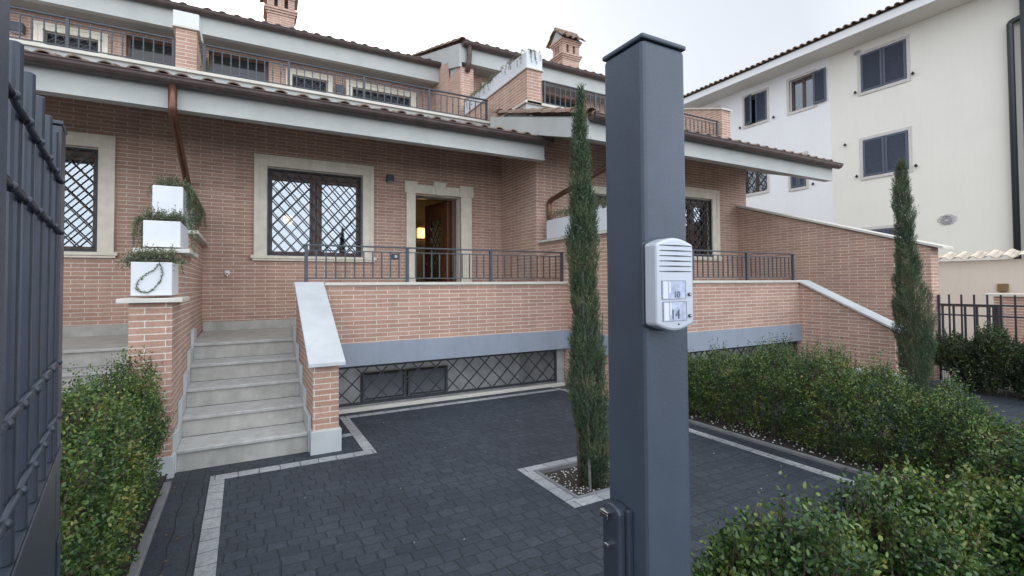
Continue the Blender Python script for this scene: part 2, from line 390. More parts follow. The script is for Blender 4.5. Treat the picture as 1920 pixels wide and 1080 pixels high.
# ------------------------------------------------------------------ leaves
def rnd_dirs(n):
    v = NR.normal(size=(n, 3)); return v/np.linalg.norm(v, axis=1, keepdims=True)
def norm(v): return v/np.maximum(np.linalg.norm(v, axis=1, keepdims=True), 1e-9)
def leaves_from_shoots(P0, D, L, nl, ll, lw, tilt=.9, jit=.3, droop=0.0, hexa=True):
    """P0 (n,3) shoot bases, D (n,3) unit directions, L (n,) lengths; nl leaves each -> mesh arrays"""
    n = len(P0); t = (np.arange(nl)+.5)/nl
    t = np.repeat(t[None, :], n, 0)+NR.normal(size=(n, nl))*.04
    C = P0[:, None, :]+D[:, None, :]*(L[:, None]*t)[..., None]
    C[..., 2] -= droop*(L[:, None]*t)**2
    ax = norm(np.cross(D, rnd_dirs(n)))
    bx = np.cross(D, ax)
    ph = NR.random((n, 1))*6.28+np.arange(nl)[None, :]*2.4
    rad = ax[:, None, :]*np.cos(ph)[..., None]+bx[:, None, :]*np.sin(ph)[..., None]
    dr = D[:, None, :]*math.cos(tilt)+rad*math.sin(tilt)+NR.normal(size=(n, nl, 3))*jit
    C = C.reshape(-1, 3); dr = norm(dr.reshape(-1, 3)); N_ = len(C)
    nrm = norm(np.cross(dr, rnd_dirs(N_))*.7+np.repeat(D, nl, 0)*.5+np.array([0, 0, .35]))
    side = norm(np.cross(nrm, dr)); up = np.cross(dr, side)
    sl_ = ll*(.65+.6*NR.random(N_))[:, None]; sw = lw*(.7+.5*NR.random(N_))[:, None]
    if hexa:
        V = np.stack([C, C+dr*sl_*.3+side*sw*.5+up*sw*.12, C+dr*sl_*.72+side*sw*.42+up*sw*.12, C+dr*sl_,
                      C+dr*sl_*.72-side*sw*.42+up*sw*.12, C+dr*sl_*.3-side*sw*.5+up*sw*.12], 1)
        k = 6
    else:
        V = np.stack([C-side*sw*.35, C+side*sw*.35, C+dr*sl_+side*sw*.2, C+dr*sl_-side*sw*.2], 1); k = 4
    return V.reshape(-1, 3), k, N_
def leaf_mesh(name, chunks, mat, parent, kind=None):
    off = np.array(wloc(parent)[:]) if parent is not None else np.zeros(3)
    V = np.concatenate([c[0] for c in chunks])-off; ks = [c[1] for c in chunks]; ns = [c[2] for c in chunks]
    tot = np.concatenate([np.full(n, k, dtype=np.int32) for k, n in zip(ks, ns)])
    start = np.concatenate([[0], np.cumsum(tot)[:-1]]).astype(np.int32)
    me = bpy.data.meshes.new(name); me.vertices.add(len(V)); me.vertices.foreach_set('co', V.astype(np.float32).ravel())
    me.loops.add(len(V)); me.loops.foreach_set('vertex_index', np.arange(len(V), dtype=np.int32))
    me.polygons.add(len(tot)); me.polygons.foreach_set('loop_start', start); me.polygons.foreach_set('loop_total', tot)
    me.update(calc_edges=True); me.validate()
    a = me.attributes.new('rnd', 'FLOAT', 'FACE'); a.data.foreach_set('value', NR.random(len(tot)).astype(np.float32))
    me.materials.append(mat)
    o = bpy.data.objects.new(name, me); COL.objects.link(o); o.parent = parent
    if kind: o['kind'] = kind
    return o
def twig_mesh(name, P0, D, L, r, mat, parent):
    off = np.array(wloc(parent)[:]); n = len(P0)
    a = norm(np.cross(D, rnd_dirs(n))); b = np.cross(D, a); V = []
    for s_, rr in ((0, r), (1, r*.4)):
        for k in range(3):
            V.append(P0+D*(L*s_)[:, None]+a*(rr*math.cos(k*2.094))+b*(rr*math.sin(k*2.094)))
    V = np.stack(V, 1).reshape(-1, 3)-off
    F = []
    base = np.arange(n)*6
    idx = np.concatenate([np.stack([base+i, base+(i+1) % 3, base+3+(i+1) % 3, base+3+i], 1) for i in range(3)])
    me = bpy.data.meshes.new(name); me.from_pydata(V.tolist(), [], idx.tolist()); me.materials.append(mat); me.update()
    o = bpy.data.objects.new(name, me); COL.objects.link(o); o.parent = parent; return o

def smooth_noise(p, f, seed):
    g = np.random.default_rng(seed); out = np.zeros(len(p))
    for k in range(6):
        d = g.normal(size=3); d /= np.linalg.norm(d); out += np.sin(p@d*f*(.7+.25*k)+g.random()*6.28)/(1+.35*k)
    return out/2.6
def hedge(name, x0, x1, y0, y1, h, n, label, cat, mat, slope=0.0, leaf=.022, seed=1, topvar=.10, power=4, thin=.1, nl=12, L0=.13, group=None, zb=.05, gap=0.0, wild=.06):
    root = empty(name, ((x0+x1)/2, (y0+y1)/2, 0), label, cat, group)
    cx, cy = (x0+x1)/2, (y0+y1)/2; rx, ry = (x1-x0)/2, (y1-y0)/2
    pts = []; dirs = []; need = n
    while need > 0:
        q = NR.random((need*4, 3)); p = np.stack([x0-.05+q[:, 0]*(x1-x0+.1), y0-.05+q[:, 1]*(y1-y0+.1), zb+q[:, 2]*(h+topvar)], 1)
        nz = smooth_noise(p, 7.0, seed); nz2 = smooth_noise(p, 2.6, seed+5); nz3 = smooth_noise(p, 16.0, seed+9)
        hh = h-.05+.075*np.cos((p[:, 1]*12.0 if ry > rx else p[:, 0]*12.0)+2*nz2)+nz2*topvar*.8+nz*topvar*.4+slope*(p[:, 1]-cy)
        wb = .72+.28*np.clip(p[:, 2]/(h*.55), 0, 1)
        u = np.abs(p[:, 0]-cx)/(rx*wb); v = np.abs(p[:, 1]-cy)/(ry*wb); t = np.clip((p[:, 2]-h*.45)/(hh-h*.45), 0, 2)
        f = (u**power+v**power+t**power)**(1/power)+nz*.15+nz3*.09-.05*np.cos((p[:, 1]*12.0 if ry > rx else p[:, 0]*12.0)+2*nz2)
        depth = (1-f)*min(rx, ry, h*.5)
        keep = (f < 1) & (NR.random(len(p)) < np.exp(-depth/.07)*.95+thin) & (nz3+nz*.5 > -1.25+gap)
        p = p[keep]; u_ = (p-np.array([cx, cy, h*.45]))/np.array([rx, ry, h*.55]); 
        d = norm(np.sign(u_)*np.abs(u_)**3+np.array([0, 0, .75])+NR.normal(size=p.shape)*.45)
        pts.append(p[:need]); dirs.append(d[:need]); need -= len(p[:need])
    P0 = np.concatenate(pts); D = np.concatenate(dirs); L = L0*(.5+NR.random(len(P0)))
    # long wild shoots on top
    k = int(n*.05); sel = np.argsort(-P0[:, 2]+NR.random(len(P0))*.25)[:k]; L[sel] += wild*NR.random(k)*2; D[sel] = norm(D[sel]+np.array([0, 0, 1.2]))
    P0b = P0-D*L[:, None]*.5
    leaf_mesh('foliage', [leaves_from_shoots(P0b, D, L, nl, leaf, leaf*.56, .85)], mat, root)
    # stems from the ground
    ns = int(max(14, (x1-x0)*(y1-y0)*60)); sx = x0+.12+NR.random(ns)*(x1-x0-.24); sy = y0+.1+NR.random(ns)*(y1-y0-.2)
    SP = np.stack([sx, sy, np.zeros(ns)], 1); SD = norm(np.stack([NR.normal(size=ns)*.22, NR.normal(size=ns)*.22, np.ones(ns)], 1))
    A = np.concatenate([SP, P0b[::3]]); Bd = np.concatenate([SD, D[::3]]); LL = np.concatenate([np.full(ns, h*.62), L[::3]*.8])
    o = twig_mesh('branches', A, Bd, LL, .0035, BARK, root)
    return root

def tiles(mb, O, U, Vd, width, length, sp=.24, r=.085, seg=.38):
    """barrel roof tiles: O origin at the eave, U unit along the eave, Vd unit up the slope"""
    O = Vector(O); U = Vector(U).normalized(); Vd = Vector(Vd).normalized(); Nn = U.cross(Vd).normalized()
    if Nn.z < 0: Nn = -Nn
    ncol = int(width/sp); nrow = max(1, int(math.ceil(length/seg)))
    for c in range(ncol+1):
        u = c*sp
        for kind in (0, 1):
            uu = u+(sp/2 if kind else 0)
            if uu > width+.02: continue
            for k in range(nrow):
                a0 = k*seg-(.04 if kind == 0 else .02); a1 = min(length, (k+1)*seg+.05)
                jx = R.uniform(-.008, .008); jr = R.uniform(-.004, .004); lift = .012
                vs = []; n = 7
                for s_, aa in ((0, a0), (1, a1)):
                    rr = (r+jr)*(1.0 if s_ == 0 else .84) if kind == 0 else (r*.9)*(.9 if s_ == 0 else 1.0)
                    hgt = (lift*(1-s_)+.01) if kind == 0 else (.035+lift*(1-s_)*.5)
                    for th in (0, .016):
                        for j in range(n):
                            t = math.pi*j/(n-1)
                            if kind == 0: q = O+U*(uu+jx+math.cos(t)*(rr-th))+Nn*(hgt+math.sin(t)*(rr-th)*.82)+Vd*aa
                            else: q = O+U*(uu+math.cos(t)*(rr-th))+Nn*(hgt-math.sin(t)*(rr-th)*.55)+Vd*aa
                            vs.append(q[:])
                fs = []
                for j in range(n-1):
                    fs += [(j, j+1, 2*n+j+1, 2*n+j), (n+j, n+j+1, 3*n+j+1, 3*n+j), (j, j+1, n+j+1, n+j)]
                mb.add(vs, fs)
    return mb

# ================================================================== SETTING
mb = wall('z', -.03, .02, -60, 90, -40, 120, holes=[(.7, 4.45, 6.06, 9), (4.45, 8.3, 4.86, 9), (2.04, 2.64, 2.78, 3.38)])
mb.build('ground', GROUND, kind='structure')
# driveway paving sheets (dark), with tree well opening
TW = (1.95, 2.73, 2.69, 3.47)
wall('z', -.006, .004, -.46, 3.95, .2, 6.0, holes=[(TW[0], TW[1], TW[2], TW[3])]).build('driveway_paving', PAVE, kind='structure')
wall('z', -.006, .004, -1.9, 12, -6, .2).build('pavement', PAVE2, kind='structure')
wall('z', -.0055, .004, 5.1, 9.3, .2, 4.80).build('driveway_paving', PAVE, kind='structure')
wall('z', -.0055, .004, -9, -1.25, .2, 4.75).build('driveway_paving', PAVE, kind='structure')
MB().box(-.46, -.225, .2, 4.78, -.001, .003).build('driveway_border', PAVE2, kind='structure')
MB().box(4.06, 4.2, .2, 4.4, -.001, .003).build('driveway_border', PAVE2, kind='structure')
# pale strips
def strip(x0, x1, y0, y1, m): MB().box(x0, x1, y0, y1, -.001, .006).build('paving_strip', m, kind='structure', bevel=.002)
strip(-.215, -.115, .2, 4.44, STRIPY)
strip(-.215, 1.06, 4.44, 4.545, STRIPX)
strip(.965, 1.06, 4.547, 5.75, STRIPY)
strip(.965, 4.0, 5.752, 5.84, STRIPX)
strip(.795, .963, 5.07, 5.15, STRIPX)
strip(3.95, 4.04, .2, 5.75, STRIPY)
# pale blocks round the tree well
a0, a1, b0, b1 = TW; wv = .095
strip(a0, a1, b0, b0+wv, STRIPX); strip(a0, a1, b1-wv, b1, STRIPX)
strip(a0, a0+wv, b0+wv+.001, b1-wv-.001, STRIPY); strip(a1-wv, a1, b0+wv+.001, b1-wv-.001, STRIPY)
for q in ((a0+wv, a1-wv, b0+wv, b0+wv+.03), (a0+wv, a1-wv, b1-wv-.03, b1-wv), (a0+wv, a0+wv+.03, b0+wv+.03, b1-wv-.03), (a1-wv-.03, a1-wv, b0+wv+.03, b1-wv-.03)):
    MB().box(*q, -.06, .012).build('tree_well_kerb', KERBM, kind='structure', bevel=.003)
MB().box(a0+wv+.028, a1-wv-.028, b0+wv+.028, b1-wv-.028, -.08, -.022).build('tree_well_soil', SOIL, kind='structure')
# soil beds below hedges
MB().box(4.25, 5.05, .2, 4.6, -.002, .02).build('hedge_bed_soil', SOIL, kind='structure')
MB().box(-1.22, -.515, .2, 4.72, -.002, .02).build('hedge_bed_soil', SOIL, kind='structure')
MB().box(-.512, -.462, 1.0, 4.5, -.002, .035).build('bed_kerb', KERBM, kind='structure', bevel=.006)
MB().box(4.202, 4.248, .2, 4.6, -.002, .03).build('bed_kerb', KERBM, kind='structure', bevel=.006)
MB().box(1.2, 4.2, .35, 1.05, -.002, .016).build('hedge_bed_soil', SOIL, kind='structure')
# scattered pebbles and dead leaves
def scatter(name, box, n, s0, s1, mat, zz=.0):
    mb = MB()
    for i in range(n):
        x = R.uniform(box[0], box[1]); y = R.uniform(box[2], box[3]); s_ = R.uniform(s0, s1)
        mb.ball((x, y, zz+s_*.3), s_, 5, 4, (1, R.uniform(.6, 1), .6))
    mb.build(name, mat, kind='stuff')
scatter('gravel', (a0+.14, a1-.14, b0+.14, b1-.14), 170, .003, .008, PEBBLE, -.022)
scatter('gravel', (4.3, 5.0, 1.2, 4.5), 500, .006, .013, PEBBLE, .02)
scatter('gravel', (-.42, 3.9, 1.5, 5.7), 60, .002, .005, PEBBLE, .003)
mbl = MB()
for i in range(70):
    x = R.uniform(-.5, -.3); y = R.uniform(2.4, 4.6)
    if i > 30: x, y = R.uniform(-.1, 3.9), R.uniform(2, 5.6)
    if i > 50: x, y = R.uniform(4.05, 4.24), R.uniform(1.2, 4.2)
    t = R.uniform(0, 6.28); l = R.uniform(.008, .016)
    c, s_ = math.cos(t)*l, math.sin(t)*l
    mbl.add([(x-c, y-s_, .006), (x+s_*.5, y-c*.5, .011), (x+c, y+s_, .007), (x-s_*.5, y+c*.5, .010)], [(0, 1, 2, 3)])
mbl.build('fallen_leaves', leaf_mat('dry_leaf', [(0, (.12, .08, .03)), (1, (.22, .16, .07))]), kind='stuff')

# ================================================================== HOUSES
YA, YB = 7.95, 6.73          # ground floor wall planes
XS = 4.17                    # party line between middle and right house
FL = .886                    # terrace level
hA = empty('terraced_house', (1.8, 7.95, 0), 'middle brick house with open front door behind the cypress by the driveway', 'house', 'terraced brick houses')
hB = empty('terraced_house', (6.8, 6.73, 0), 'right-hand brick house partly hidden behind the dark square post, end of the row', 'house', 'terraced brick houses')
hL = empty('terraced_house', (-3.2, 7.95, 0), 'left-hand brick house seen behind the open gate leaf, cut by the photo edge', 'house', 'terraced brick houses')

def window(house, yw, x0, x1, z0, z1, tw=.17, double=True, sill=True, room=DARKROOM, glass=GLASS, grille=True, depth=.16, frame_mat=WOOD, lat=(.175, .2), top=.07):
    """stone surround, wood frame, panes, diamond grille; opening x0..x1 z0..z1 in wall at yw"""
    t = MB(); p = .035
    t.box(x0-tw, x0, yw-p, yw+.03, z0, z1); t.box(x1, x1+tw, yw-p, yw+.03, z0, z1)
    t.box(x0-tw, x1+tw, yw-p, yw+.03, z1+.0005, z1+tw*.95)
    # raised outer moulding
    t.box(x0-tw-.001, x0-tw*.62, yw-p-.014, yw-p+.001, z0, z1+tw*.6); t.box(x1+tw*.62, x1+tw+.001, yw-p-.014, yw-p+.001, z0, z1+tw*.6)
    t.box(x0-tw-.001, x1+tw+.001, yw-p-.014, yw-p+.001, z1+tw*.602, z1+tw*.96)
    # reveals
    t.box(x0-.004, x0+.012, yw+.03, yw+depth, z0, z1-.012); t.box(x1-.012, x1+.004, yw+.03, yw+depth, z0, z1-.012); t.box(x0-.004, x1+.004, yw+.03, yw+depth, z1-.012, z1+.004)
    w_ = t.build('window_surround', TRIM, house, bevel=.004)
    if sill:
        MB().box(x0-tw-.04, x1+tw+.04, yw-.075, yw+depth+.02, z0-.045, z0-.001).box(x0-tw-.02, x1+tw+.02, yw-.055, yw, z0-.075, z0-.046).build('window_sill', TRIM, w_, bevel=.004)
    a0, a1, c0, c1 = x0+.012, x1-.012, z0, z1-.012
    f = MB(); fy = yw+depth-.06; fb = .03
    f.box(a0, a0+fb, fy, fy+.06, c0, c1); f.box(a1-fb, a1, fy, fy+.06, c0, c1)
    f.box(a0+fb, a1-fb, fy, fy+.06, c1-fb-top, c1); f.box(a0+fb, a1-fb, fy, fy+.06, c0, c0+fb*1.3)
    mid = (a0+a1)/2
    if double: f.box(mid-.055, mid-.004, fy-.012, fy+.055, c0+fb*1.3, c1-fb-top); f.box(mid+.004, mid+.055, fy-.012, fy+.055, c0+fb*1.3, c1-fb-top)
    fo = f.build('window_frame', frame_mat, house, bevel=.004)
    spans = [(a0+fb, mid-.055), (mid+.055, a1-fb)] if double else [(a0+fb, a1-fb)]
    for s0, s1 in spans:
        s = MB(); sf = .034; sy = fy+.012
        s.box(s0, s0+sf, sy, sy+.04, c0+fb*1.3, c1-fb-top); s.box(s1-sf, s1, sy, sy+.04, c0+fb*1.3, c1-fb-top)
        s.box(s0+sf, s1-sf, sy, sy+.04, c1-fb-top-sf*1.5, c1-fb-top); s.box(s0+sf, s1-sf, sy, sy+.04, c0+fb*1.3, c0+fb*1.3+sf)
        s.build('sash', frame_mat, fo, bevel=.003)
        MB().box(s0+sf, s1-sf, sy+.018, sy+.024, c0+fb*1.3+sf, c1-fb-top-sf*1.5).build('pane', glass, fo)
    if grille:
        g = MB(); gy = yw+.025
        g.box(a0, a0+.018, gy-.009, gy+.009, c0+.01, c1-.01); g.box(a1-.018, a1, gy-.009, gy+.009, c0+.01, c1-.01)
        g.box(a0+.018, a1-.018, gy-.009, gy+.009, c1-.028, c1-.01); g.box(a0+.018, a1-.018, gy-.009, gy+.009, c0+.01, c0+.028)
        lattice(g, a0+.018, a1-.018, c0+.028, c1-.028, lat[0], lat[1], .0145, lambda u, z: (u, gy, z))
        g.build('window_grille', IRON, house)
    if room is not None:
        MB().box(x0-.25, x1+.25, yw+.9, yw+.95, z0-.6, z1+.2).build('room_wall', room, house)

# ---- middle house, ground floor
WA = (.30, 1.665, 1.945, 3.255)          # window opening
DA = (2.53, 3.355, FL, 3.04)             # door opening
wall('y', YA, .28, -.70, XS, .3, 4.0, holes=[WA, DA]).build('front_wall', BRICK, hA)
window(hA, YA, WA[0], WA[1], WA[2], WA[3], room=None)
# return wall to the projecting right house
MB().box(XS, XS+.27, YB+.281, YA+.2, .3, 4.0).build('return_wall', BRICK, hB)
# door surround with keystone
t = MB()
for x0, x1 in ((DA[0]-.155, DA[0]), (DA[1], DA[1]+.205)):
    t.box(x0, x1, YA-.04, YA+.03, FL+.16, DA[3]); t.box(x0-.012, x1+.012, YA-.052, YA+.02, FL+.001, FL+.159)
    t.box(x0-.03, x1+.03, YA-.055, YA+.03, DA[3]+.0005, DA[3]+.2)
t.box(DA[0]+.031, DA[1]-.031, YA-.035, YA+.03, DA[3]+.01, DA[3]+.16)
t.prism([(2.90, DA[3]-.005), (3.02, DA[3]-.005), (3.075, DA[3]+.225), (2.845, DA[3]+.225)], 'y', YA-.062, YA+.02)
t.box(DA[0]-.003, DA[0]+.012, YA+.031, YA+.2, FL+.01, DA[3]-.012); t.box(DA[1]-.012, DA[1]+.003, YA+.031, YA+.2, FL+.01, DA[3]-.012)
t.box(DA[0], DA[1], YA+.031, YA+.2, DA[3]-.012, DA[3]+.003)
t.build('door_surround', TRIM, hA, bevel=.005)
f = MB(); fy = YA+.17
f.box(DA[0]+.012, DA[0]+.03, fy, fy+.08, FL+.02, DA[3]-.04).box(DA[1]-.085, DA[1]-.012, fy, fy+.08, FL+.02, DA[3]-.012).box(DA[0]+.012, DA[1]-.086, fy, fy+.08, DA[3]-.04, DA[3]-.012)
f.build('door_frame', WOOD, hA, bevel=.004)
# open door leaf
hx, hy, wd = DA[1]-.09, YA+.27, .80; ang = math.radians(79)
dv = Vector((-math.cos(ang), math.sin(ang), 0)); dn = Vector((-math.sin(ang), -math.cos(ang), 0))
droot = MB(); H0 = Vector((hx, hy, FL+.01))
def dbox(m, u0, u1, z0, z1, n0, n1):
    vs = []
    for z in (z0, z1):
        for u, n_ in ((u0, n0), (u1, n0), (u1, n1), (u0, n1)): vs.append((H0+dv*u+dn*n_+Vector((0, 0, z)))[:])
    m.add(vs, [(3,2,1,0),(4,5,6,7),(0,1,5,4),(1,2,6,5),(2,3,7,6),(3,0,4,7)])
DH = 2.12
dbox(droot, 0, .2, 0, DH, 0, .055); dbox(droot, .60, wd, 0, DH, 0, .055); dbox(droot, .2, .60, 0, .42, 0, .055); dbox(droot, .2, .60, 1.80, DH, 0, .055)
for k in range(5):   # rounded corners of the light
    t0 = k/5; e = .12*(1-math.sin(math.acos(1-t0)))
    if e > .005:
        for z0 in (1.80-.12*(t0+.2), ): dbox(droot, .2, .2+e, 1.80-.12*(1-t0), 1.80-.12*(1-t0)+.024, .005, .05); dbox(droot, .6-e, .6, 1.80-.12*(1-t0), 1.80-.12*(1-t0)+.024, .005, .05)
        dbox(droot, .2, .2+e, .42+.12*(1-t0)-.024, .42+.12*(1-t0), .005, .05); dbox(droot, .6-e, .6, .42+.12*(1-t0)-.024, .42+.12*(1-t0), .005, .05)
door = droot.build('door', DOORW, hA, bevel=.006)
g = MB(); dbox(g, .2, .6, .42, 1.80, .02, .026); g.build('door_glass', glass_mat('door_glass', .35, (.8, .95, .9)), door)
g = MB(); lattice(g, .2, .6, .42, 1.80, .155, .22, .013, lambda u, z: (H0+dv*u+dn*.062+Vector((0, 0, z)))[:]); g.build('door_grille', IRON, door)
g = MB(); g.tube([(H0+dv*.73+dn*.055+Vector((0,0,1.0)))[:], (H0+dv*.73+dn*.11+Vector((0,0,1.0)))[:], (H0+dv*.62+dn*.11+Vector((0,0,1.0)))[:]], .011, 8); g.build('door_handle', CHROME, door, smooth=True)
# interior behind window and door
MB().box(-.35, 4.1, 11.4, 11.5, FL, 3.7).box(-.45, -.35, YA+.29, 11.5, FL, 3.7).box(4.1, 4.16, YA+.29, 11.5, FL, 3.7).box(2.2, 2.28, YA+.29, 10.4, FL, 3.7).build('room_wall', ROOM, hA)
MB().box(-.45, 4.16, YA+.29, 11.5, 3.701, 3.75).build('room_ceiling', ROOM, hA)
MB().box(-.45, 4.16, YA+.05, 11.5, FL-.1, FL+.004).build('room_floor', STEP, hA)
lx, ly, lz = at(789, 437, Y=10.1)
ln = empty('wall_lantern', (lx, ly+.1, lz-.2), 'glowing amber lantern on the inner wall seen through the open front door', 'lamp')
MB().box(lx-.075, lx+.075, ly-.06, ly+.06, lz-.12, lz+.11).build('lamp_glass', LAMPGLOW, ln, bevel=.02)
MB().box(lx-.085, lx+.085, ly-.07, ly+.07, lz+.11, lz+.13).box(lx-.085, lx+.085, ly-.07, ly+.07, lz-.14, lz-.12).box(lx-.01, lx+.01, ly+.06, ly+.16, lz+.1, lz+.12).build('lamp_frame', WOOD, ln)
MB().box(lx-.6, 4.1, ly+.16, ly+.24, FL+.005, 3.7).build('room_partition', ROOM, hA)
pl = bpy.data.lights.new('lantern_light', 'POINT'); pl.energy = .8; pl.color = (1, .72, .38); pl.shadow_soft_size = .08
po = bpy.data.objects.new('lantern_light', pl); COL.objects.link(po); po.parent = ln; po.location = (0, -.28, .2)
cx, cy, cz = at(541, 412, Y=9.2)
pn = empty('pendant_lamp', (cx, cy, cz), 'warm glowing pendant lamp behind the left pane of the middle house window', 'lamp')
MB().ball((cx, cy, cz), .085, 12, 8).build('lamp_shade', emit_mat('pendant_glow', (1, .72, .40), 1.6), pn, smooth=True)
MB().tube([(cx, cy, cz+.08), (cx, cy, 3.7)], .006, 6).build('lamp_cord', IRON, pn)

# skirting along terrace walls
MB().box(-.48, DA[0]-.17, YA-.018, YA, FL, FL+.12).box(DA[1]+.22, XS, YA-.018, YA, FL, FL+.12).build('skirting', STEP, hA)
# terrace slab
MB().box(-.48, 4.25, 6.315, YA, FL-.2, FL).box(.80, 4.25, 6.2, 6.314, FL-.2, FL).build('terrace_floor', STEP, hA)
# parapet
def parapet(house, x0, x1, yp, xc0):
    p = MB().box(x0, x1, yp, yp+.2, .811, 1.50).build('parapet_wall', BRICK, house)
    MB().box(xc0, x1, yp-.03, yp+.23, 1.501, 1.537).build('coping', CAP, p, bevel=.004)
    MB().box(x0-.02, x1, yp-.012, yp+.23, .54, .81).build('concrete_beam', GREYB, house, bevel=.003)
parapet(hA, .785, 4.25, 6.0, .83)
# basement light well
MB().box(.75, 4.4, 7.2, 7.3, -.8, .78).box(.70, .78, 6.24, 7.2, -.8, .78).build('basement_wall', CONC, hA)
MB().box(.75, 4.4, 6.05, 7.3, -.85, -.8).build('light_well_floor', CONC, hA)
MB().box(4.11, 4.24, 6.08, 7.2, -.8, .53).build('basement_wall', CONC, hA)
MB().box(.79, 4.2, 6.0, 6.06, -.3, .035).build('threshold', CAP, hA, bevel=.004)
for a, b in ((1.50, 2.125), (2.165, 2.79)):
    f = MB(); y = 7.14
    f.box(a, a+.03, y, y+.05, -.16, .22).box(b-.03, b, y, y+.05, -.16, .22).box(a+.03, b-.03, y, y+.05, .19, .22).box(a+.03, b-.03, y, y+.05, -.16, -.13)
    fo = f.build('basement_window', DARKPL, hA, bevel=.003)
    MB().box(a+.03, b-.03, y+.03, y+.036, -.13, .19).build('pane', FROST, fo)
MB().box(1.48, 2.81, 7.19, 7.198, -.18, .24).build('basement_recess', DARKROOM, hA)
def basement_grille(house, x0, x1, yp, z0, z1):
    g = MB(); y = yp+.05
    g.box(x0, x1, y-.012, y+.012, z0, z0+.03).box(x0, x1, y-.012, y+.012, z1-.03, z1)
    g.box(x0, x0+.03, y-.012, y+.012, z0+.03, z1-.03).box(x1-.03, x1, y-.012, y+.012, z0+.03, z1-.03)
    lattice(g, x0+.03, x1-.03, z0+.03, z1-.03, .235, .235, .013, lambda u, z: (u, y, z))
    g.build('basement_grille', IRON, house)
basement_grille(hA, .79, 4.10, 6.03, .06, .535)

# stairs (five steps)
def stairs(house, x0, x1, ystart, run=.371, rise=.1772, n=5, mirror=1):
    for k in range(n):
        y0 = ystart+k*run; z1 = rise*(k+1); 
        last = k == n-1
        run_ = run if not last else .05
        s = MB().box(x0, x1, y0+.02, y0+run_, -.05 if k == 0 else rise*k+.001, z1-.032)
        st = s.build('step', STEP, house, bevel=.003)
        MB().box(x0-.001, x1+.001, y0, y0+run_+(.018 if not last else 0), z1-.031, z1).build('tread', TREAD, st, bevel=.006)
    return
stairs(hA, -.46, .52, 4.78)
def stringer(house, x0, x1, ystart, run=.371, rise=.1772, n=5, h=.14, name='stringer'):
    pts = [(ystart-.01, 0)]
    for k in range(n):
        pts += [(ystart-.01+k*run, rise*(k+1)+h), (ystart-.01+(k+1)*run-.01, rise*(k+1)+h)]
        pts[-1] = (ystart-.01+(k+1)*run, rise*(k+1)+h)
    pts.append((ystart-.01+n*run, 0))
    MB().prism(pts, 'x', x0, x1).build(name, MARBLE, house, bevel=.003)
stringer(hA, -.49, -.461, 4.79)
stringer(hA, .521, .551, 4.79)
# ramp wall right of the stairs
def ramp_wall(house, x0, x1, yb, yf, mirror=False):
    zt, zb = 1.50, .79
    p = MB().prism([(yf, .2), (yb, .2), (yb, zt), (yb-.03, zt), (yf, zb)], 'x', x0, x1).build('stair_wall', BRICK, house)
    MB().prism([(yf-.08, zb-.012), (yb+.02, zt+.012), (yb+.02, zt+.045), (yf-.08, zb+.024)], 'x', x0-.045, x1+.045).build('stair_coping', MARBLE, p, bevel=.004)
    MB().box(x0-.02, x1+.02, yf-.03, yf+.55, -.05, .199).build('plinth', MARBLE, p, bevel=.004)
ramp_wall(hA, .553, .775, 6.0, 4.70)
MB().box(.553, .775, 6.001, 6.26, .2, 1.5).build('stair_wall', BRICK, hA)
MB().box(.50, .829, 6.022, 6.23, 1.501, 1.537).build('coping', CAP, hA, bevel=.003)

# ---- railings
def railing(house, xs, y, z0, z1, spacing=.109, post=.035, collar=False, name='railing'):
    hr = MB().box(xs[0]-.03, xs[-1]+.03, y-.022, y+.022, z1-.018, z1).build(name, IRONR, house, bevel=.003)
    m = MB().box(xs[0], xs[-1], y-.008, y+.008, z1-.075, z1-.063).box(xs[0], xs[-1], y-.008, y+.008, z0+.045, z0+.057)
    m.build('rail', IRONR, hr)
    for x in xs: MB().box(x-post/2, x+post/2, y-post/2, y+post/2, z0, z1-.019).build('post', IRONR, hr)
    for a, b in zip(xs[:-1], xs[1:]):
        n = max(1, int(round((b-a)/spacing)))
        for i in range(1, n):
            x = a+(b-a)*i/n
            bm_ = MB().box(x-.007, x+.007, y-.007, y+.007, z0+.057, z1-.075)
            if collar: bm_.box(x-.011, x+.011, y-.011, y+.011, (z0+z1)/2-.01, (z0+z1)/2+.012)
            bm_.build('baluster', IRONR, hr)
    return hr
railing(hA, [.64, 1.84, 3.03, 4.23], 6.1, 1.537, 1.985)

# small fittings on the ground floor wall
lx, ly, lz = at(731, 335, Y=YA-.04)
wl = empty('wall_lamp', (lx, YA, lz), 'small dark square wall lamp on brick between the window and the open front door', 'wall lamp')
MB().box(lx-.055, lx+.055, YA-.10, YA-.001, lz-.055, lz+.055).build('lamp_body', DARKPL, wl, bevel=.006)
MB().box(lx-.04, lx+.04, YA-.09, YA-.02, lz-.061, lz-.056).build('lamp_lens', PAPER, wl)
lx, ly, lz = at(740, 481, Y=YA)
sw = empty('door_bell', (lx, YA, lz), 'dark outdoor switch plate with white button beside the open front door', 'switch')
MB().box(lx-.055, lx+.055, YA-.022, YA-.0, lz-.045, lz+.045).build('plate', DARKPL, sw, bevel=.004)
MB().box(lx-.005, lx+.035, YA-.028, YA-.0225, lz-.022, lz+.022).build('button', WHITEBOX, sw)
lx, ly, lz = at(426, 513, Y=YA)
tp = empty('garden_tap', (lx, YA, lz), 'tiny white and brass garden tap on the brick wall left of the window', 'tap')
MB().tube([(lx, YA, lz), (lx, YA-.06, lz), (lx, YA-.08, lz-.05)], .012, 8).build('spout', CHROME, tp, smooth=True)
MB().ball((lx, YA-.02, lz+.01), .04, 10, 6, (1, .5, 1)).build('handle', WHITEBOX, tp, smooth=True)

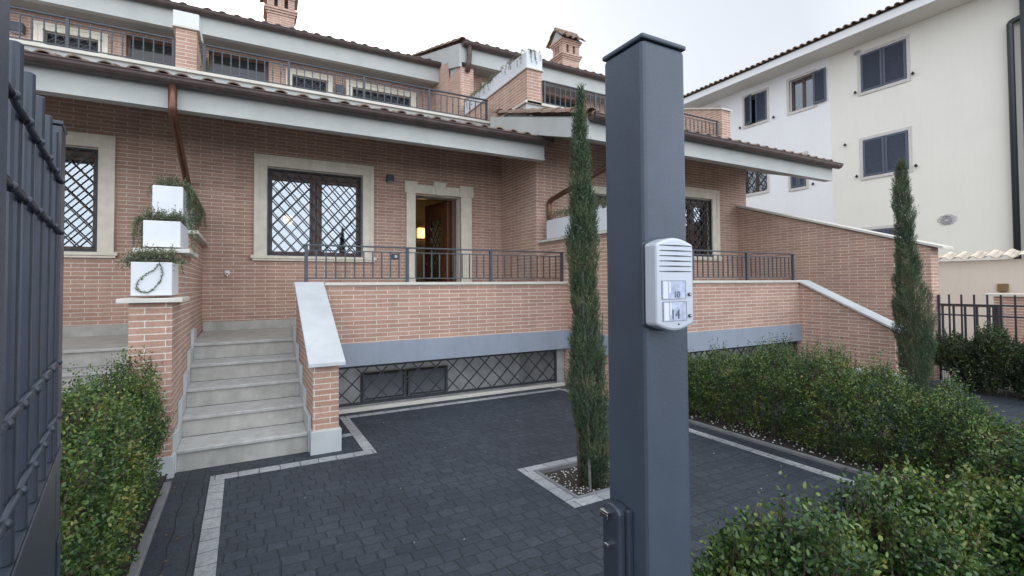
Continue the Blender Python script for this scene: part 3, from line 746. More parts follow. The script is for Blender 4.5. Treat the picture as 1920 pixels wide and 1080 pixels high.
# ---- right house, ground floor
W1 = (5.34, 6.55, 2.03, 3.08); W2 = (7.45, 8.385, 2.03, 3.21); DB = (6.75, 7.2, FL, 3.04)
XE = 9.5
wall('y', YB, .28, XS, XE, .3, 4.0, holes=[W1, W2]).build('front_wall', BRICK, hB)
MB().box(XE-.28, XE, YB+.281, 12.0, .3, 3.6).build('side_wall', BRICK, hB)
window(hB, YB, *W1, tw=.13, frame_mat=DOORW)
window(hB, YB, *W2, tw=.2)
MB().box(XS+.28, 9.2, 5.07, YB, FL-.2, FL).build('terrace_floor', STEP, hB)
parapet(hB, 4.36, 8.10, 4.78, 4.36)
railing(hB, [4.42, 5.66, 6.88, 8.08], 4.88, 1.537, 1.985)
basement_grille(hB, 4.55, 8.1, 4.81, .06, .535)
MB().box(4.45, 8.4, 6.0, 6.1, -.8, .78).build('basement_wall', CONC, hB)
MB().box(4.45, 8.4, 4.83, 6.1, -.85, -.8).build('light_well_floor', CONC, hB)
MB().box(8.31, 8.40, 5.01, 6.0, -.8, .68).build('basement_wall', CONC, hB)
MB().box(4.55, 8.1, 4.78, 4.84, -.3, .035).build('threshold', CAP, hB, bevel=.004)
ramp_wall(hB, 8.101, 8.33, 4.78, 3.45)
MB().box(8.101, 8.33, 4.781, 5.0, .2, 1.5).build('stair_wall', BRICK, hB)
MB().box(8.06, 8.37, 4.802, 5.01, 1.501, 1.537).build('coping', CAP, hB, bevel=.003)
stairs(hB, 8.37, 9.17, 3.53)
stringer(hB, 8.335, 8.368, 3.54)

# ---- left house, ground floor
WL = (-2.95, -1.62, 1.945, 3.275)
wall('y', YA, .28, -9, -.702, .3, 4.0, holes=[WL, (-5.2, -4.4, FL, 3.04)]).build('front_wall', BRICK, hL)
window(hL, YA, *WL)
MB().box(-5.2, -4.4, YA+.12, YA+.17, FL, 3.04).build('door', DOORW, hL)
MB().box(-9, -.77, 6.315, YA, FL-.2, FL).build('terrace_floor', STEP, hL)
MB().box(-4.2, -.78, YA-.018, YA, FL, FL+.13).build('skirting', STEP, hL)
stairs(hL, -1.86, -.775, 4.78)
parapet(hL, -9, -2.1, 6.0, -9)
ramp_wall(hL, -2.1, -1.88, 6.0, 4.70)

# ---- eaves of the lower roofs
PITCH = .31
def eave(house, x0, x1, yf, zb=3.42, ztop=3.69, ytop=8.0, rake=None, pipe=None, ends=(False, False), gx=(0, 0)):
    """fascia at yf, gutter in front, tiled slope up to ytop"""
    rise = (ytop-yf)*PITCH
    fa = MB().box(x0, x1, yf, yf+.12, zb, ztop).box(x0, x1, yf-.012, yf+.001, zb-.001, zb+.035).build('fascia', GREY, house, bevel=.003)
    # sloping soffit
    MB().prism([(yf+.121, zb+.06), (ytop, zb+.06+(ytop-yf-.121)*PITCH), (ytop, zb+.16+(ytop-yf-.121)*PITCH), (yf+.121, zb+.16)], 'x', x0, x1).build('soffit', SOFFIT, house)
    sl = math.hypot(ytop-yf, rise)
    t = MB(); z0 = ztop+.03
    tiles(t, (x0+.09, yf-.03, z0), (1, 0, 0), (0, 1, PITCH), x1-x0-.14, sl+.02)
    ro = t.build('roof', TILE, house)
    MB().prism([(yf+.0, ztop+.001), (ytop, ztop+rise), (ytop, ztop+rise+.035), (yf+.0, ztop+.04)], 'x', x0+.01, x1-.01).build('roof_deck', CONC, ro)
    # half round gutter
    gm = MB(); gy = yf-.085; gz = ztop+.03; r = .078; n = 9; vs = []
    xa, xb = x0+gx[0], x1+gx[1]
    for x in (xa, xb):
        for rr in (r, r-.008):
            for j in range(n):
                a = math.pi+math.pi*j/(n-1); vs.append((x, gy+rr*math.cos(a), gz+rr*math.sin(a)))
    fs = []
    for j in range(n-1):
        fs += [(j, j+1, 2*n+j+1, 2*n+j), (n+j, n+j+1, 3*n+j+1, 3*n+j), (j, j+1, n+j+1, n+j), (2*n+j, 2*n+j+1, 3*n+j+1, 3*n+j)]
    gm.add(vs, fs)
    gm.add([(xa, gy+r*math.cos(a), gz+r*math.sin(a)) for a in [math.pi+math.pi*j/8 for j in range(9)]], [tuple(range(9))])
    gm.add([(xb, gy+r*math.cos(a), gz+r*math.sin(a)) for a in [math.pi+math.pi*j/8 for j in range(9)]], [tuple(range(9))])
    gm.tube([(xa, gy-r, gz+.004), (xb, gy-r, gz+.004)], .009, 6)
    x = xa+.7
    while x < xb:      # gutter joints
        vs = []
        for xx in (x, x+.05):
            for j in range(n):
                a = math.pi+math.pi*j/(n-1); vs.append((xx, gy+(r+.005)*math.cos(a), gz+(r+.005)*math.sin(a)))
        gm.add(vs, [(j, j+1, n+j+1, n+j) for j in range(n-1)]); x += 2.1
    g = gm.build('gutter', COPPER, house, smooth=False)
    return gy, gz
YFA, YFB = 6.34, 5.12
gyA, gzA = eave(hA, -.67, 4.09, YFA, gx=(.001, .08))
eave(hL, -9, -.671, YFA)
gyB, gzB = eave(hB, 3.99, 9.75, YFB, ytop=6.78, gx=(0, .12))
# raked side board of the right house lower roof
def rake(house, x, y0, y1, zb0, zt0, th=.06, mat=GREY, p=PITCH, name='rake_board'):
    return MB().prism([(y0, zb0), (y1, zb0+(y1-y0)*p), (y1, zt0+(y1-y0)*p), (y0, zt0)], 'x', x-th, x).build(name, mat, house, bevel=.003)
rake(hB, 3.989, YFB, 7.9, 3.42, 3.70)
rake(hB, 9.811, YFB, 6.8, 3.42, 3.70)
t = MB(); tiles(t, (3.985, YFB-.04, 3.735), (1, 0, 0), (0, 1, PITCH), .02, 2.9, r=.095); t.build('verge_tiles', TILE, hB)
# downpipes
def pipe(name, house, pts, r=.042, mat=COPPER2):
    # round the corners
    P = [Vector(p) for p in pts]; out = [P[0]]
    for i in range(1, len(P)-1):
        a = (P[i-1]-P[i]).normalized()*.07; b = (P[i+1]-P[i]).normalized()*.07
        for t in (0, .25, .5, .75, 1): out.append((P[i]+a)*(1-t)**2+P[i]*2*t*(1-t)+(P[i]+b)*t**2)
    out.append(P[-1])
    return MB().tube([p[:] for p in out], r, 12).build(name, mat, house, smooth=True)
pipe('downpipe', hA, [(-.67, gyA, gzA-.07), (-.67, gyA, 3.36), (-.67, YA-.06, 2.90), (-.67, YA-.06, 1.5)])
pipe('downpipe', hB, [(4.80, gyB, gzB-.07), (4.78, gyB, 3.36), (4.385, YB-.06, 2.86), (4.385, YB-.06, 1.6)])

# ---- terrace fascias and upper storey
YTA, YTB = 8.0, 6.78
def upper(house, x0, x1, yt, yw, yf, holes, left_end=None):
    # terrace edge band + coping
    MB().box(x0, x1, yt, yt+.25, 4.001, 4.455).build('terrace_band', GREY, house, bevel=.003)
    MB().box(x0, x1, yt-.035, yt+.28, 4.456, 4.50).build('terrace_coping', CAP, house, bevel=.004)
    MB().box(x0, x1, yt+.0, yw, 4.0015, 4.03).build('upper_terrace_floor', STEP, house)
    wall('y', yw, .25, x0, x1, 3.95, 6.35, holes=holes).build('upper_wall', BRICK, house)
XP = 4.03                                  # line of the divider between middle and right
UW1 = (.885, 1.575, 4.6, 5.98); UW2 = (2.12, 3.45, 4.6, 5.95); UD = (-.62, .44, 3.95, 6.19)
YUA, YUB = 11.2, 9.98
upper(hA, -.70, XP, YTA, YUA, 10.66, [UW1, UW2, UD])
upper(hL, -9, -.701, YTA, YUA, 10.66, [(-3.03, -2.31, 4.6, 5.95), (-1.92, -.85, 3.95, 6.19)])
upper(hB, XP+.001, 9.25, YTB, YUB, 9.44, [(4.9, 5.9, 4.6, 5.95), (6.4, 7.5, 3.95, 6.19)])
MB().box(XP+.001, XP+.25, YTB+.26, YTA+.3, 4.001, 4.455).build('terrace_band', GREY, hB, bevel=.003)
MB().box(XP-.034, XP+.28, YTB-.035, YTA-.036, 4.4565, 4.5005).build('terrace_coping', CAP, hB, bevel=.004)
window(hA, YUA, *UW1, tw=.12, double=False, sill=False, lat=(.16, .14), frame_mat=IRON, glass=DGLASS)
window(hA, YUA, *UW2, tw=.14, double=True, sill=False, lat=(.16, .14), frame_mat=IRON, glass=DGLASS)
window(hL, YUA, -3.03, -2.31, 4.6, 5.95, tw=.14, double=False, sill=False, lat=(.16, .14), frame_mat=IRON, glass=DGLASS)
window(hB, YUB, 4.9, 5.9, 4.6, 5.95, tw=.17, double=True, sill=False, lat=(.16, .14), frame_mat=IRON, glass=DGLASS)
def glazed(house, x0, x1, yw):
    f = MB(); y = yw+.08
    f.box(x0, x0+.06, y, y+.06, 3.95, 6.19).box(x1-.06, x1, y, y+.06, 3.95, 6.185).box(x0+.06, x1-.06, y, y+.06, 6.12, 6.185).box(x0+.06, x1-.06, y, y+.06, 3.95, 4.05)
    f.box(x0+.06, x1-.06, y+.005, y+.055, 4.85, 4.93)
    fo = f.build('terrace_door', WOOD, house, bevel=.004)
    MB().box(x0+.06, x1-.06, y+.03, y+.036, 4.05, 6.12).build('pane', DGLASS, fo)
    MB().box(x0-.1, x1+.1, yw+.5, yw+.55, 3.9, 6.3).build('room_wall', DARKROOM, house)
glazed(hA, UD[0], UD[1], YUA); glazed(hL, -1.92, -.85, YUA); glazed(hB, 6.4, 7.5, YUB)
# upper eaves
def upper_eave(house, x0, x1, yf, ytop, yw, gx=(0, 0), zb=6.22, zt=6.59):
    MB().box(x0, x1, yf, yf+.12, zb, zt).box(x0, x1, yf-.012, yf+.001, zb-.001, zb+.03).build('fascia', GREY, house, bevel=.003)
    MB().box(x0, x1, yf+.121, yw, zb+.03, zb+.1).build('soffit', SOFFIT, house)
    t = MB(); L = math.hypot(ytop-yf, (ytop-yf)*PITCH)
    tiles(t, (x0+.09, yf-.03, zt+.03), (1, 0, 0), (0, 1, PITCH), x1-x0-.14, L)
    ro = t.build('roof', TILE, house)
    MB().prism([(yf, zt+.001), (ytop, zt+(ytop-yf)*PITCH), (ytop, zt+(ytop-yf)*PITCH+.035), (yf, zt+.04)], 'x', x0+.01, x1-.01).build('roof_deck', CONC, ro)
    gm = MB(); gy = yf-.08; gz = zt+.03; r = .08; n = 9; vs = []
    xa, xb = x0+gx[0], x1+gx[1]
    for x in (xa, xb):
        for j in range(n):
            a = math.pi+math.pi*j/(n-1); vs.append((x, gy+r*math.cos(a), gz+r*math.sin(a)))
    gm.add(vs, [(j, j+1, n+j+1, n+j) for j in range(n-1)]+[tuple(range(n)), tuple(range(n, 2*n))])
    gm.tube([(xa, gy-r, gz+.004), (xb, gy-r, gz+.004)], .009, 6)
    gm.build('gutter', COPPER, house)
    return gy, gz
upper_eave(hA, -.70, 3.97, 10.66, 15.5, YUA)
upper_eave(hL, -9, -.701, 10.66, 15.5, YUA)
ugy, ugz = upper_eave(hB, 4.03, 9.35, 9.44, 15.5, YUB)
rake(hB, 4.029, 9.44, 15.5, 6.12, 6.61, th=.05, name='gable_board')
MB().prism([(9.60, 5.9), (15.5, 5.9), (15.5, 6.12+(15.5-9.44)*PITCH), (9.60, 6.17)], 'x', 4.03, 4.1).build('gable_wall', GREY, hB)
t = MB(); tiles(t, (4.02, 9.40, 6.64), (1, 0, 0), (0, 1, PITCH), .02, 6.2, r=.09); t.build('verge_tiles', TILE, hB)
MB().box(4.0, 4.30, 9.44, 9.66, 3.95, 6.119).build('upper_pier', BRICK, hB)
MB().box(4.0, 4.10, 9.661, YUB+1.3, 3.95, 6.11).build('upper_side_wall', BRICK, hB)
# stepped brick side wall of the middle terrace (behind its gutter end)
MB().prism([(10.08, 3.95), (YUA, 3.95), (YUA, 6.7), (10.75, 6.62), (10.08, 6.46)], 'x', 3.975, 3.999).build('terrace_side_wall', BRICK, hA)
pipe('downpipe', hB, [(4.17, ugy, ugz-.06), (4.17, ugy, 6.30), (4.14, 9.40, 6.02)], r=.055, mat=COPPER)
# railings on the upper terraces
railing(hA, [-.50, .59, 1.71, 2.82, 3.93], 8.06, 4.50, 4.925, spacing=.111, collar=True)
railing(hL, [-5.3, -4.19, -3.08, -1.97, -.86], 8.06, 4.50, 4.925, spacing=.111, collar=True)
railing(hB, [4.42, 5.5, 6.6, 7.7, 8.75], 6.84, 4.50, 4.925, spacing=.111, collar=True)
# wall lamps upstairs
for (px, py), hh, lab in (((33, 53), hL, 'dark box wall lamp high on the left house beside its upper window'), ((637, 168), hA, 'dark box wall lamp between the two upper windows of the middle house')):
    lx, ly, lz = at(px, py, Y=YUA-.05)
    q = empty('wall_lamp', (lx, YUA, lz), lab, 'wall lamp', 'dark box wall lamps upstairs')
    MB().box(lx-.09, lx+.09, YUA-.13, YUA-.001, lz-.08, lz+.08).build('lamp_body', DARKPL, q, bevel=.01)
    MB().box(lx-.07, lx+.07, YUA-.11, YUA-.02, lz-.088, lz-.081).build('lamp_lens', PAPER, q)

MB().box(-.70, 4.03, 15.2, 15.45, -.8, 8.0).build('rear_wall', BRICK, hA)
MB().box(-9, -.701, 15.2, 15.45, -.8, 8.0).build('rear_wall', BRICK, hL)
MB().box(4.031, 9.35, 15.2, 15.45, -.8, 8.2).build('rear_wall', BRICK, hB)
MB().prism([(YUB+.26, 3.95), (15.19, 3.95), (15.19, 8.2), (YUB+.26, 6.6)], 'x', 9.0, 9.24).build('upper_side_wall', BRICK, hB)
MB().box(XE-.28, XE, 12.01, 15.4, -.8, 3.9).build('side_wall', BRICK, hB)
# chimneys
def chimney(house, x, y, z):
    ch = MB().box(x, x+.58, y, y+.5, z-1.2, z).build('chimney', BRICK, house)
    for k, e in enumerate((.02, .045, .07)):
        MB().box(x-e, x+.58+e, y-e, y+.5+e, z+.001+k*.052, z+.05+k*.052).build('collar', BRICK, ch)
    z2 = z+.157; u = MB()
    # slotted upper part
    for (a0, a1) in ((x, x+.14), (x+.22, x+.36), (x+.44, x+.58)):
        u.box(a0, a1, y, y+.12, z2, z2+.26); u.box(a0, a1, y+.38, y+.5, z2, z2+.26)
    for (b0, b1) in ((y+.121, y+.18), (y+.26, y+.30),):
        u.box(x, x+.12, b0, b1, z2, z2+.26); u.box(x+.46, x+.58, b0, b1, z2, z2+.26)
    u.build('flue_slots', BRICK, ch)
    MB().box(x+.13, x+.45, y+.13, y+.37, z2, z2+.26).build('flue_core', DARKROOM, ch)
    z3 = z2+.261
    for k, e in enumerate((.015, .04, .065)):
        MB().box(x-e, x+.58+e, y-e, y+.5+e, z3+k*.05, z3+.049+k*.05).build('collar', BRICK, ch)
    z4 = z3+.151; ym = y+.25
    MB().prism([(y-.05, z4), (y+.55, z4), (ym, z4+.30)], 'x', x-.04, x+.62).build('chimney_gable', GREY, ch)
    t = MB(); L = .47
    tiles(t, (x-.06, y-.14, z4-.02), (1, 0, 0), (0, .39, .33), .72, L, sp=.2, r=.075, seg=.3)
    tiles(t, (x-.06, y+.64, z4-.02), (1, 0, 0), (0, -.39, .33), .72, L, sp=.2, r=.075, seg=.3)
    t.tube([(x-.09, ym, z4+.34), (x+.67, ym, z4+.34)], .06, 8)
    t.build('chimney_roof', TILE, ch)
c1 = at(501, 57, Y=12.5); chimney(hA, c1[0], 12.5, 7.86)
c2 = at(1055, 120, Y=11.3); chimney(hB, c2[0], 11.3, 7.95)

# ================================================================== GARDEN WALLS
def slab(name, parent, x0, x1, y0, y1, z, th=.035): return MB().box(x0, x1, y0, y1, z, z+th).build(name, CAP, parent, bevel=.004)
g1 = empty('garden_wall', (-.63, 6, 0), 'stepped brick pier wall carrying three white planters left of the stairs', 'garden wall', 'brick walls between the gardens')
MB().prism([(4.72, -.05), (YA-.001, -.05), (YA-.001, 2.06), (6.2, 2.06), (6.2, 1.80), (5.28, 1.80), (5.28, 1.375), (4.72, 1.375)], 'x', -.77, -.492).build('wall', BRICK, g1)
slab('coping', g1, -.84, -.42, 4.66, 5.279, 1.376); slab('coping', g1, -.83, -.42, 5.22, 6.199, 1.801); slab('coping', g1, -.83, -.42, 6.14, YA-.02, 2.061)
MB().box(-.79, -.47, 4.70, 5.3, -.05, .16).build('plinth', MARBLE, g1, bevel=.004)
g2 = empty('garden_wall', (4.3, 5.2, 0), 'brick wall with a long white trough, between the middle and right houses', 'garden wall', 'brick walls between the gardens')
MB().prism([(3.95, -.05), (YB-.001, -.05), (YB-.001, 2.17), (4.75, 2.17), (4.75, 1.8), (4.35, 1.8), (4.35, 1.4), (3.95, 1.4)], 'x', 4.251, 4.359).build('wall', BRICK, g2)
MB().box(4.236, 4.25, 3.96, 5.99, .54, .81).build('concrete_band', GREYB, g2)
slab('coping', g2, 4.19, 4.52, 4.7, YB-.01, 2.171); slab('coping', g2, 4.21, 4.42, 4.32, 4.749, 1.801); slab('coping', g2, 4.21, 4.42, 3.92, 4.349, 1.401)
g3 = empty('garden_wall', (9.35, 5, 0), 'tall sloping brick wall with pale coping at the end of the right garden', 'garden wall', 'brick walls between the gardens')
MB().prism([(3.42, -.05), (YB-.001, -.05), (YB-.001, 3.10), (3.42, 2.03)], 'x', 9.2, 9.46).build('wall', BRICK, g3)
MB().prism([(3.25, 1.99), (YB-.002, 3.115), (YB-.002, 3.155), (3.25, 2.03)], 'x', 9.15, 9.52).build('coping', CAP, g3, bevel=.004)
# upper terrace dividers
d1 = empty('terrace_divider', (4.2, 8, 4.5), 'brick divider wall below a long white trough on the upper terrace, centre', 'divider wall', 'brick dividers on the upper terraces')
MB().box(4.05, 4.33, 6.785, 9.43, 4.47, 5.03).build('wall', BRICK, d1); slab('coping', d1, 4.02, 4.36, 6.75, 9.43, 5.031, .025)
d0 = empty('terrace_divider', (-.7, 8, 4.5), 'narrow brick divider pillar below a white box on the upper terrace, left', 'divider wall', 'brick dividers on the upper terraces')
MB().box(-.83, -.585, 8.0, 10.6, 4.47, 5.06).build('wall', BRICK, d0); slab('coping', d0, -.87, -.55, 7.96, 10.6, 5.061, .025)
d2 = empty('terrace_divider', (8.95, 7.5, 4.5), 'raked brick divider wall on the upper terrace right of the dark post', 'divider wall', 'brick dividers on the upper terraces')
MB().prism([(6.785, 4.47), (9.43, 4.47), (9.43, 6.0), (6.785, 5.17)], 'x', 8.83, 9.10).build('wall', BRICK, d2)
MB().prism([(6.75, 5.16), (9.43, 6.001), (9.43, 6.03), (6.75, 5.19)], 'x', 8.80, 9.13).build('coping', CAP, d2)

# ================================================================== PLANTERS AND TRAILING PLANTS
def planter(name, x0, x1, y0, y1, z0, z1, label, group, th=.02, cat='planter'):
    root = empty(name, ((x0+x1)/2, (y0+y1)/2, z0), label, cat, group)
    m = MB().box(x0, x1, y0, y0+th, z0, z1).box(x0, x1, y1-th, y1, z0, z1).box(x0, x0+th, y0+th, y1-th, z0, z1).box(x1-th, x1, y0+th, y1-th, z0, z1).box(x0+th, x1-th, y0+th, y1-th, z0, z0+.02)
    m.build('box', WHITEBOX, root, bevel=.005)
    MB().box(x0+th, x1-th, y0+th, y1-th, z0+.03, z1-.02).build('soil', SOIL, root)
    return root
def trailing(x0, x1, y0, y1, z, label, edges, nbush, nstr, drop, seed=3, h=.07, group='trailing plants in the planters'):
    """low cushion over the box and strands falling over given edges ('-x','+x','-y')"""
    root = empty('trailing_plant', ((x0+x1)/2, (y0+y1)/2, z), label, 'plant', group)
    n = nbush
    P0 = np.stack([x0+NR.random(n)*(x1-x0), y0+NR.random(n)*(y1-y0), z-.02+NR.random(n)*h*.6], 1)
    D = norm(NR.normal(size=(n, 3))*.6+np.array([0, 0, .8])); L = .05+.07*NR.random(n)
    P = [P0]; DD = [D]; LL = [L]
    for i in range(nstr):
        e = R.choice(edges)
        if e == '-y': p = Vector((R.uniform(x0, x1), y0, z+.01)); o = Vector((R.uniform(-.4, .4), -1, 0))
        elif e == '+x': p = Vector((x1, R.uniform(y0, y1), z+.01)); o = Vector((1, R.uniform(-.4, .4), 0))
        else: p = Vector((x0, R.uniform(y0, y1), z+.01)); o = Vector((-1, R.uniform(-.4, .4), 0))
        ln_ = drop*R.uniform(.25, 1.0)**1.3; k = max(2, int(ln_/.035)); d = o.normalized()*.6+Vector((0, 0, .4))
        for j in range(k):
            P.append(np.array([p[:]])); dn_ = d.normalized(); DD.append(np.array([dn_[:]])); LL.append(np.array([.045]))
            p = p+dn_*.035; d = d*.55+Vector((R.uniform(-.25, .25), R.uniform(-.25, .25), -.55)); 
            if j == 0: d += o*.05
    P = np.concatenate(P); DD = np.concatenate(DD); LL = np.concatenate(LL)
    leaf_mesh('foliage', [leaves_from_shoots(P, DD, LL, 6, .022, .008, 1.0)], TRAIL, root)
    twig_mesh('stems', P, DD, LL, .0016, BARK, root)
    return root
GP = 'white planter boxes on the stepped pier'
planter('planter', -.765, -.50, 4.745, 5.20, 1.43, 1.695, 'lowest white planter box on the stepped brick pier', GP)
planter('planter', -.775, -.50, 5.32, 6.05, 1.855, 2.09, 'middle white planter box on the stepped brick pier', GP)
planter('planter', -.83, -.565, 6.05+.16, 7.75, 2.115, 2.56, 'topmost white planter box on the stepped brick pier', GP)
for q in ((-.72, 4.78, 1.411), (-.55, 4.78, 1.411), (-.72, 5.15, 1.411), (-.55, 5.15, 1.411)):
    pass
trailing(-.77, -.50, 4.76, 5.2, 1.70, 'grey-green trailing plant with a looping strand over the lowest white planter', ['+x', '-x', '-x'], 330, 22, .22, h=.12)
trailing(-.78, -.50, 5.34, 6.0, 2.10, 'grey-green trailing plant spilling from the middle white planter', ['+x', '-x', '-x', '-x'], 380, 34, .40, h=.12)
trailing(-.83, -.56, 6.25, 7.7, 2.57, 'grey-green plant hanging thickly over the right side of the topmost white planter', ['+x', '+x', '+x', '+x', '+x', '+x', '+x', '-x'], 420, 110, .50, h=.12)
# looping strand on the lowest box
loop = empty('trailing_plant', (-.66, 4.74, 1.6), 'thin looping vine strand lying on the front of the lowest white planter', 'plant', 'trailing plants in the planters')
pp = []; px = [(300, 492), (290, 505), (272, 515), (258, 528), (254, 540), (262, 546), (276, 549), (290, 540), (300, 528), (305, 515), (303, 502), (298, 492)]
for a, b in zip(px[:-1], px[1:]):
    for t in (0, .33, .66): pp.append(at(a[0]+(b[0]-a[0])*t, a[1]+(b[1]-a[1])*t, Y=4.737))
pp = np.array(pp); dd = norm(np.diff(pp, axis=0)); ll_ = np.linalg.norm(np.diff(pp, axis=0), axis=1)
leaf_mesh('foliage', [leaves_from_shoots(pp[:-1], dd, ll_, 4, .016, .009, 1.0)], TRAIL, loop); MB().tube([tuple(q) for q in pp], .0018, 5).build('stems', TRAIL, loop)

planter('planter_trough', 4.22, 4.42, 4.75, 6.50, 2.215, 2.51, 'long white planter trough on the brick wall behind the cypress', 'white planter troughs on walls')
trailing(4.23, 4.41, 4.8, 6.45, 2.52, 'small dark leafy plants growing in the white trough behind the cypress', ['-x', '+x'], 420, 16, .14, h=.22)
planter('planter_trough', 4.04, 4.34, 6.77, 8.02, 5.057, 5.33, 'near white planter trough on the central upper terrace divider', 'white planter troughs on walls')
planter('planter_trough', 4.04, 4.34, 8.03, 9.35, 5.057, 5.30, 'far white planter trough on the central upper terrace divider', 'white planter troughs on walls')
trailing(4.04, 4.34, 6.8, 8.0, 5.33, 'sparse dark creeper hanging from the near upper trough', ['-x', '-x', '-y'], 90, 30, .3, h=.09)
trailing(4.04, 4.34, 8.05, 9.3, 5.30, 'bushy green creeper in the far upper trough', ['-x', '-x', '+x'], 260, 34, .35, h=.18)
planter('planter_trough', -.86, -.56, 7.97, 10.5, 5.087, 5.29, 'white planter box on the left divider pillar of the upper terrace', 'white planter troughs on walls')
trailing(-.84, -.58, 8.2, 10.4, 5.0, 'grey leafy creeper hanging beside the left divider pillar', ['+x'], 40, 60, .6)

# ================================================================== CYPRESSES
def cypress(rows, Yp, base, label, n, trunks, seed=0, zbase=0, irr=1.0):
    """rows: (y_px, x_left, x_right) outline measured at plane Y=Yp"""
    root = empty('cypress_tree', (base[0], base[1], zbase), label, 'tree', 'slim cypress trees')
    zs, cxs, hw = [], [], []
    rdir = np.array([_r0[0], _r0[1]])
    for y, xl, xr in rows:
        a = at(xl, y, Y=Yp); b = at(xr, y, Y=Yp); m = at((xl+xr)/2, y, Y=Yp)
        depth = m[0]*_f[0]+m[1]*_f[1]
        zs.append(m[2]); cxs.append(((xl+xr)/2, y)); hw.append((xr-xl)/2/PF*depth)
    bx = np.array([m_ for m_ in [at((xl+xr)/2, y, Y=Yp)[0] for y, xl, xr in rows]])
    o = np.argsort(zs); zs = np.array(zs)[o]; hw = np.array(hw)[o]; bx = bx[o]
    # convert the sideways drift along X at fixed Y into drift along the picture's horizontal
    drift = (bx-base[0])
    z = zs[0]+(zs[-1]-zs[0])*NR.random(n*3)
    rr = np.interp(z, zs, hw); keep = NR.random(len(z)) < (rr+.02)/(hw.max()+.02); z = z[keep][:n]; n = len(z)
    rr = np.interp(z, zs, hw); dr = np.interp(z, zs, drift)
    th = NR.random(n)*6.283
    lob = smooth_noise(np.stack([np.cos(th)*.9, np.sin(th)*.9, z*2.2], 1), 2.6, 31+seed)
    lob2 = smooth_noise(np.stack([np.cos(th), np.sin(th), z*5], 1), 5.2, 77+seed)
    q = np.sqrt(NR.random(n))**.6*(.93+lob*.14*irr+lob2*.12*irr)
    rad = rr*q*.93
    keep = (lob+lob2 > -1.15/irr) | (q < .55)
    z, th, rad, dr = z[keep], th[keep], rad[keep], dr[keep]; n = len(z)
    P0 = np.stack([base[0]+dr+np.cos(th)*rad, base[1]+np.sin(th)*rad, z], 1)
    D = norm(np.stack([np.cos(th)*.33, np.sin(th)*.33, np.ones(n)], 1)+NR.normal(size=(n, 3))*.22)
    L = .07+.08*NR.random(n)
    P0 = P0-D*L[:, None]*.6
    leaf_mesh('crown', [leaves_from_shoots(P0, D, L, 11, .024, .0065, .55, .22, hexa=False)], CYPR, root)
    twig_mesh('twigs', P0[::4], D[::4], L[::4], .0018, BARK, root)
    m = MB()
    for (dx, dy, lean, h, r_) in trunks:
        m.tube([(base[0]+dx, base[1]+dy, zbase), (base[0]+dx+lean*.3, base[1]+dy, zbase+h*.35), (base[0]+dx+lean, base[1]+dy, zbase+h)], [r_, r_*.75, r_*.2], 8, r2=0)
    m.build('trunk', BARK, root, smooth=True)
    return root
rows1 = [(166, 1087, 1091), (200, 1080, 1096), (235, 1072, 1102), (290, 1068, 1106), (340, 1066, 1110), (395, 1064, 1122), (450, 1062, 1126), (500, 1063, 1125), (555, 1067, 1120), (600, 1070, 1126), (650, 1063, 1138), (700, 1060, 1142), (760, 1066, 1143), (820, 1078, 1143), (870, 1082, 1143), (905, 1088, 1140), (925, 1094, 1136)]
ct = cypress(rows1, 2.98, (2.29, 2.98), 'slim cypress in the square tree well just left of the dark post', 5600, [(0, 0, -.02, 2.3, .022), (-.05, .03, -.06, 1.2, .018), (.09, -.02, .05, 1.3, .018)], 0, -.03, 1.35)
MB().tube([(2.27, 2.93, -.03), (2.235, 2.95, 1.6)], .012, 8).build('stake', plain('stake', (.16, .15, .145), .8), ct)
rows2 = [(299, 1687, 1693), (325, 1680, 1700), (360, 1677, 1706), (400, 1674, 1714), (430, 1682, 1716), (455, 1678, 1718), (490, 1676, 1726), (530, 1676, 1730), (570, 1676, 1736), (600, 1680, 1744), (640, 1684, 1748), (690, 1690, 1746), (740, 1694, 1740)]
cypress(rows2, 3.0, (7.60, 3.0), 'slim cypress in front of the sloping brick walls on the right', 6500, [(0, 0, -.1, 2.2, .022), (.1, .05, .0, 1.4, .02)], 4, 0, 1.8)

# ================================================================== HEDGES
GH = 'clipped garden hedges'
hedge('hedge', -1.16, -.48, 1.6, 4.66, .80, 8000, 'dense green hedge between the open gate leaf and the stair foot', 'hedge', HEDGE, leaf=.020, seed=3, group=GH, topvar=.18, gap=.18, wild=.10, slope=.03)
hedge('hedge', 4.26, 5.02, 1.2, 4.5, .72, 9500, 'long green hedge edging the dark paved driveway right of the post', 'hedge', HEDGE, slope=-.01, leaf=.019, seed=8, group=GH, topvar=.20, gap=.2, wild=.12)
hedge('hedge', 8.45, 9.25, 1.2, 3.25, .82, 5200, 'tall dark hedge in front of the iron fence, far right', 'hedge', HEDGED, leaf=.026, seed=21, group=GH, topvar=.12, thin=.3)
GS = 'leafy shrubs in the front bed'
hedge('shrub', 1.24, 1.80, .72, 1.26, .70, 2600, 'low leafy shrub directly right of the dark post foot', 'shrub', HEDGE, leaf=.020, seed=31, group=GS, power=2.6, topvar=.12, gap=.2, thin=.15, wild=.09)
hedge('shrub', 1.86, 2.60, .66, 1.22, .60, 3600, 'broad leafy shrub in the middle of the front bed, below the driveway edge line', 'shrub', HEDGE, leaf=.020, seed=35, group=GS, power=2.6, topvar=.14, gap=.2, thin=.15, wild=.1)
hedge('shrub', 2.56, 3.95, .46, 1.04, .73, 6000, 'tallest yellow-green shrub in the lower right corner', 'shrub', HEDGE, leaf=.021, seed=41, group=GS, power=2.6, topvar=.14, gap=.2, thin=.15, wild=.1)

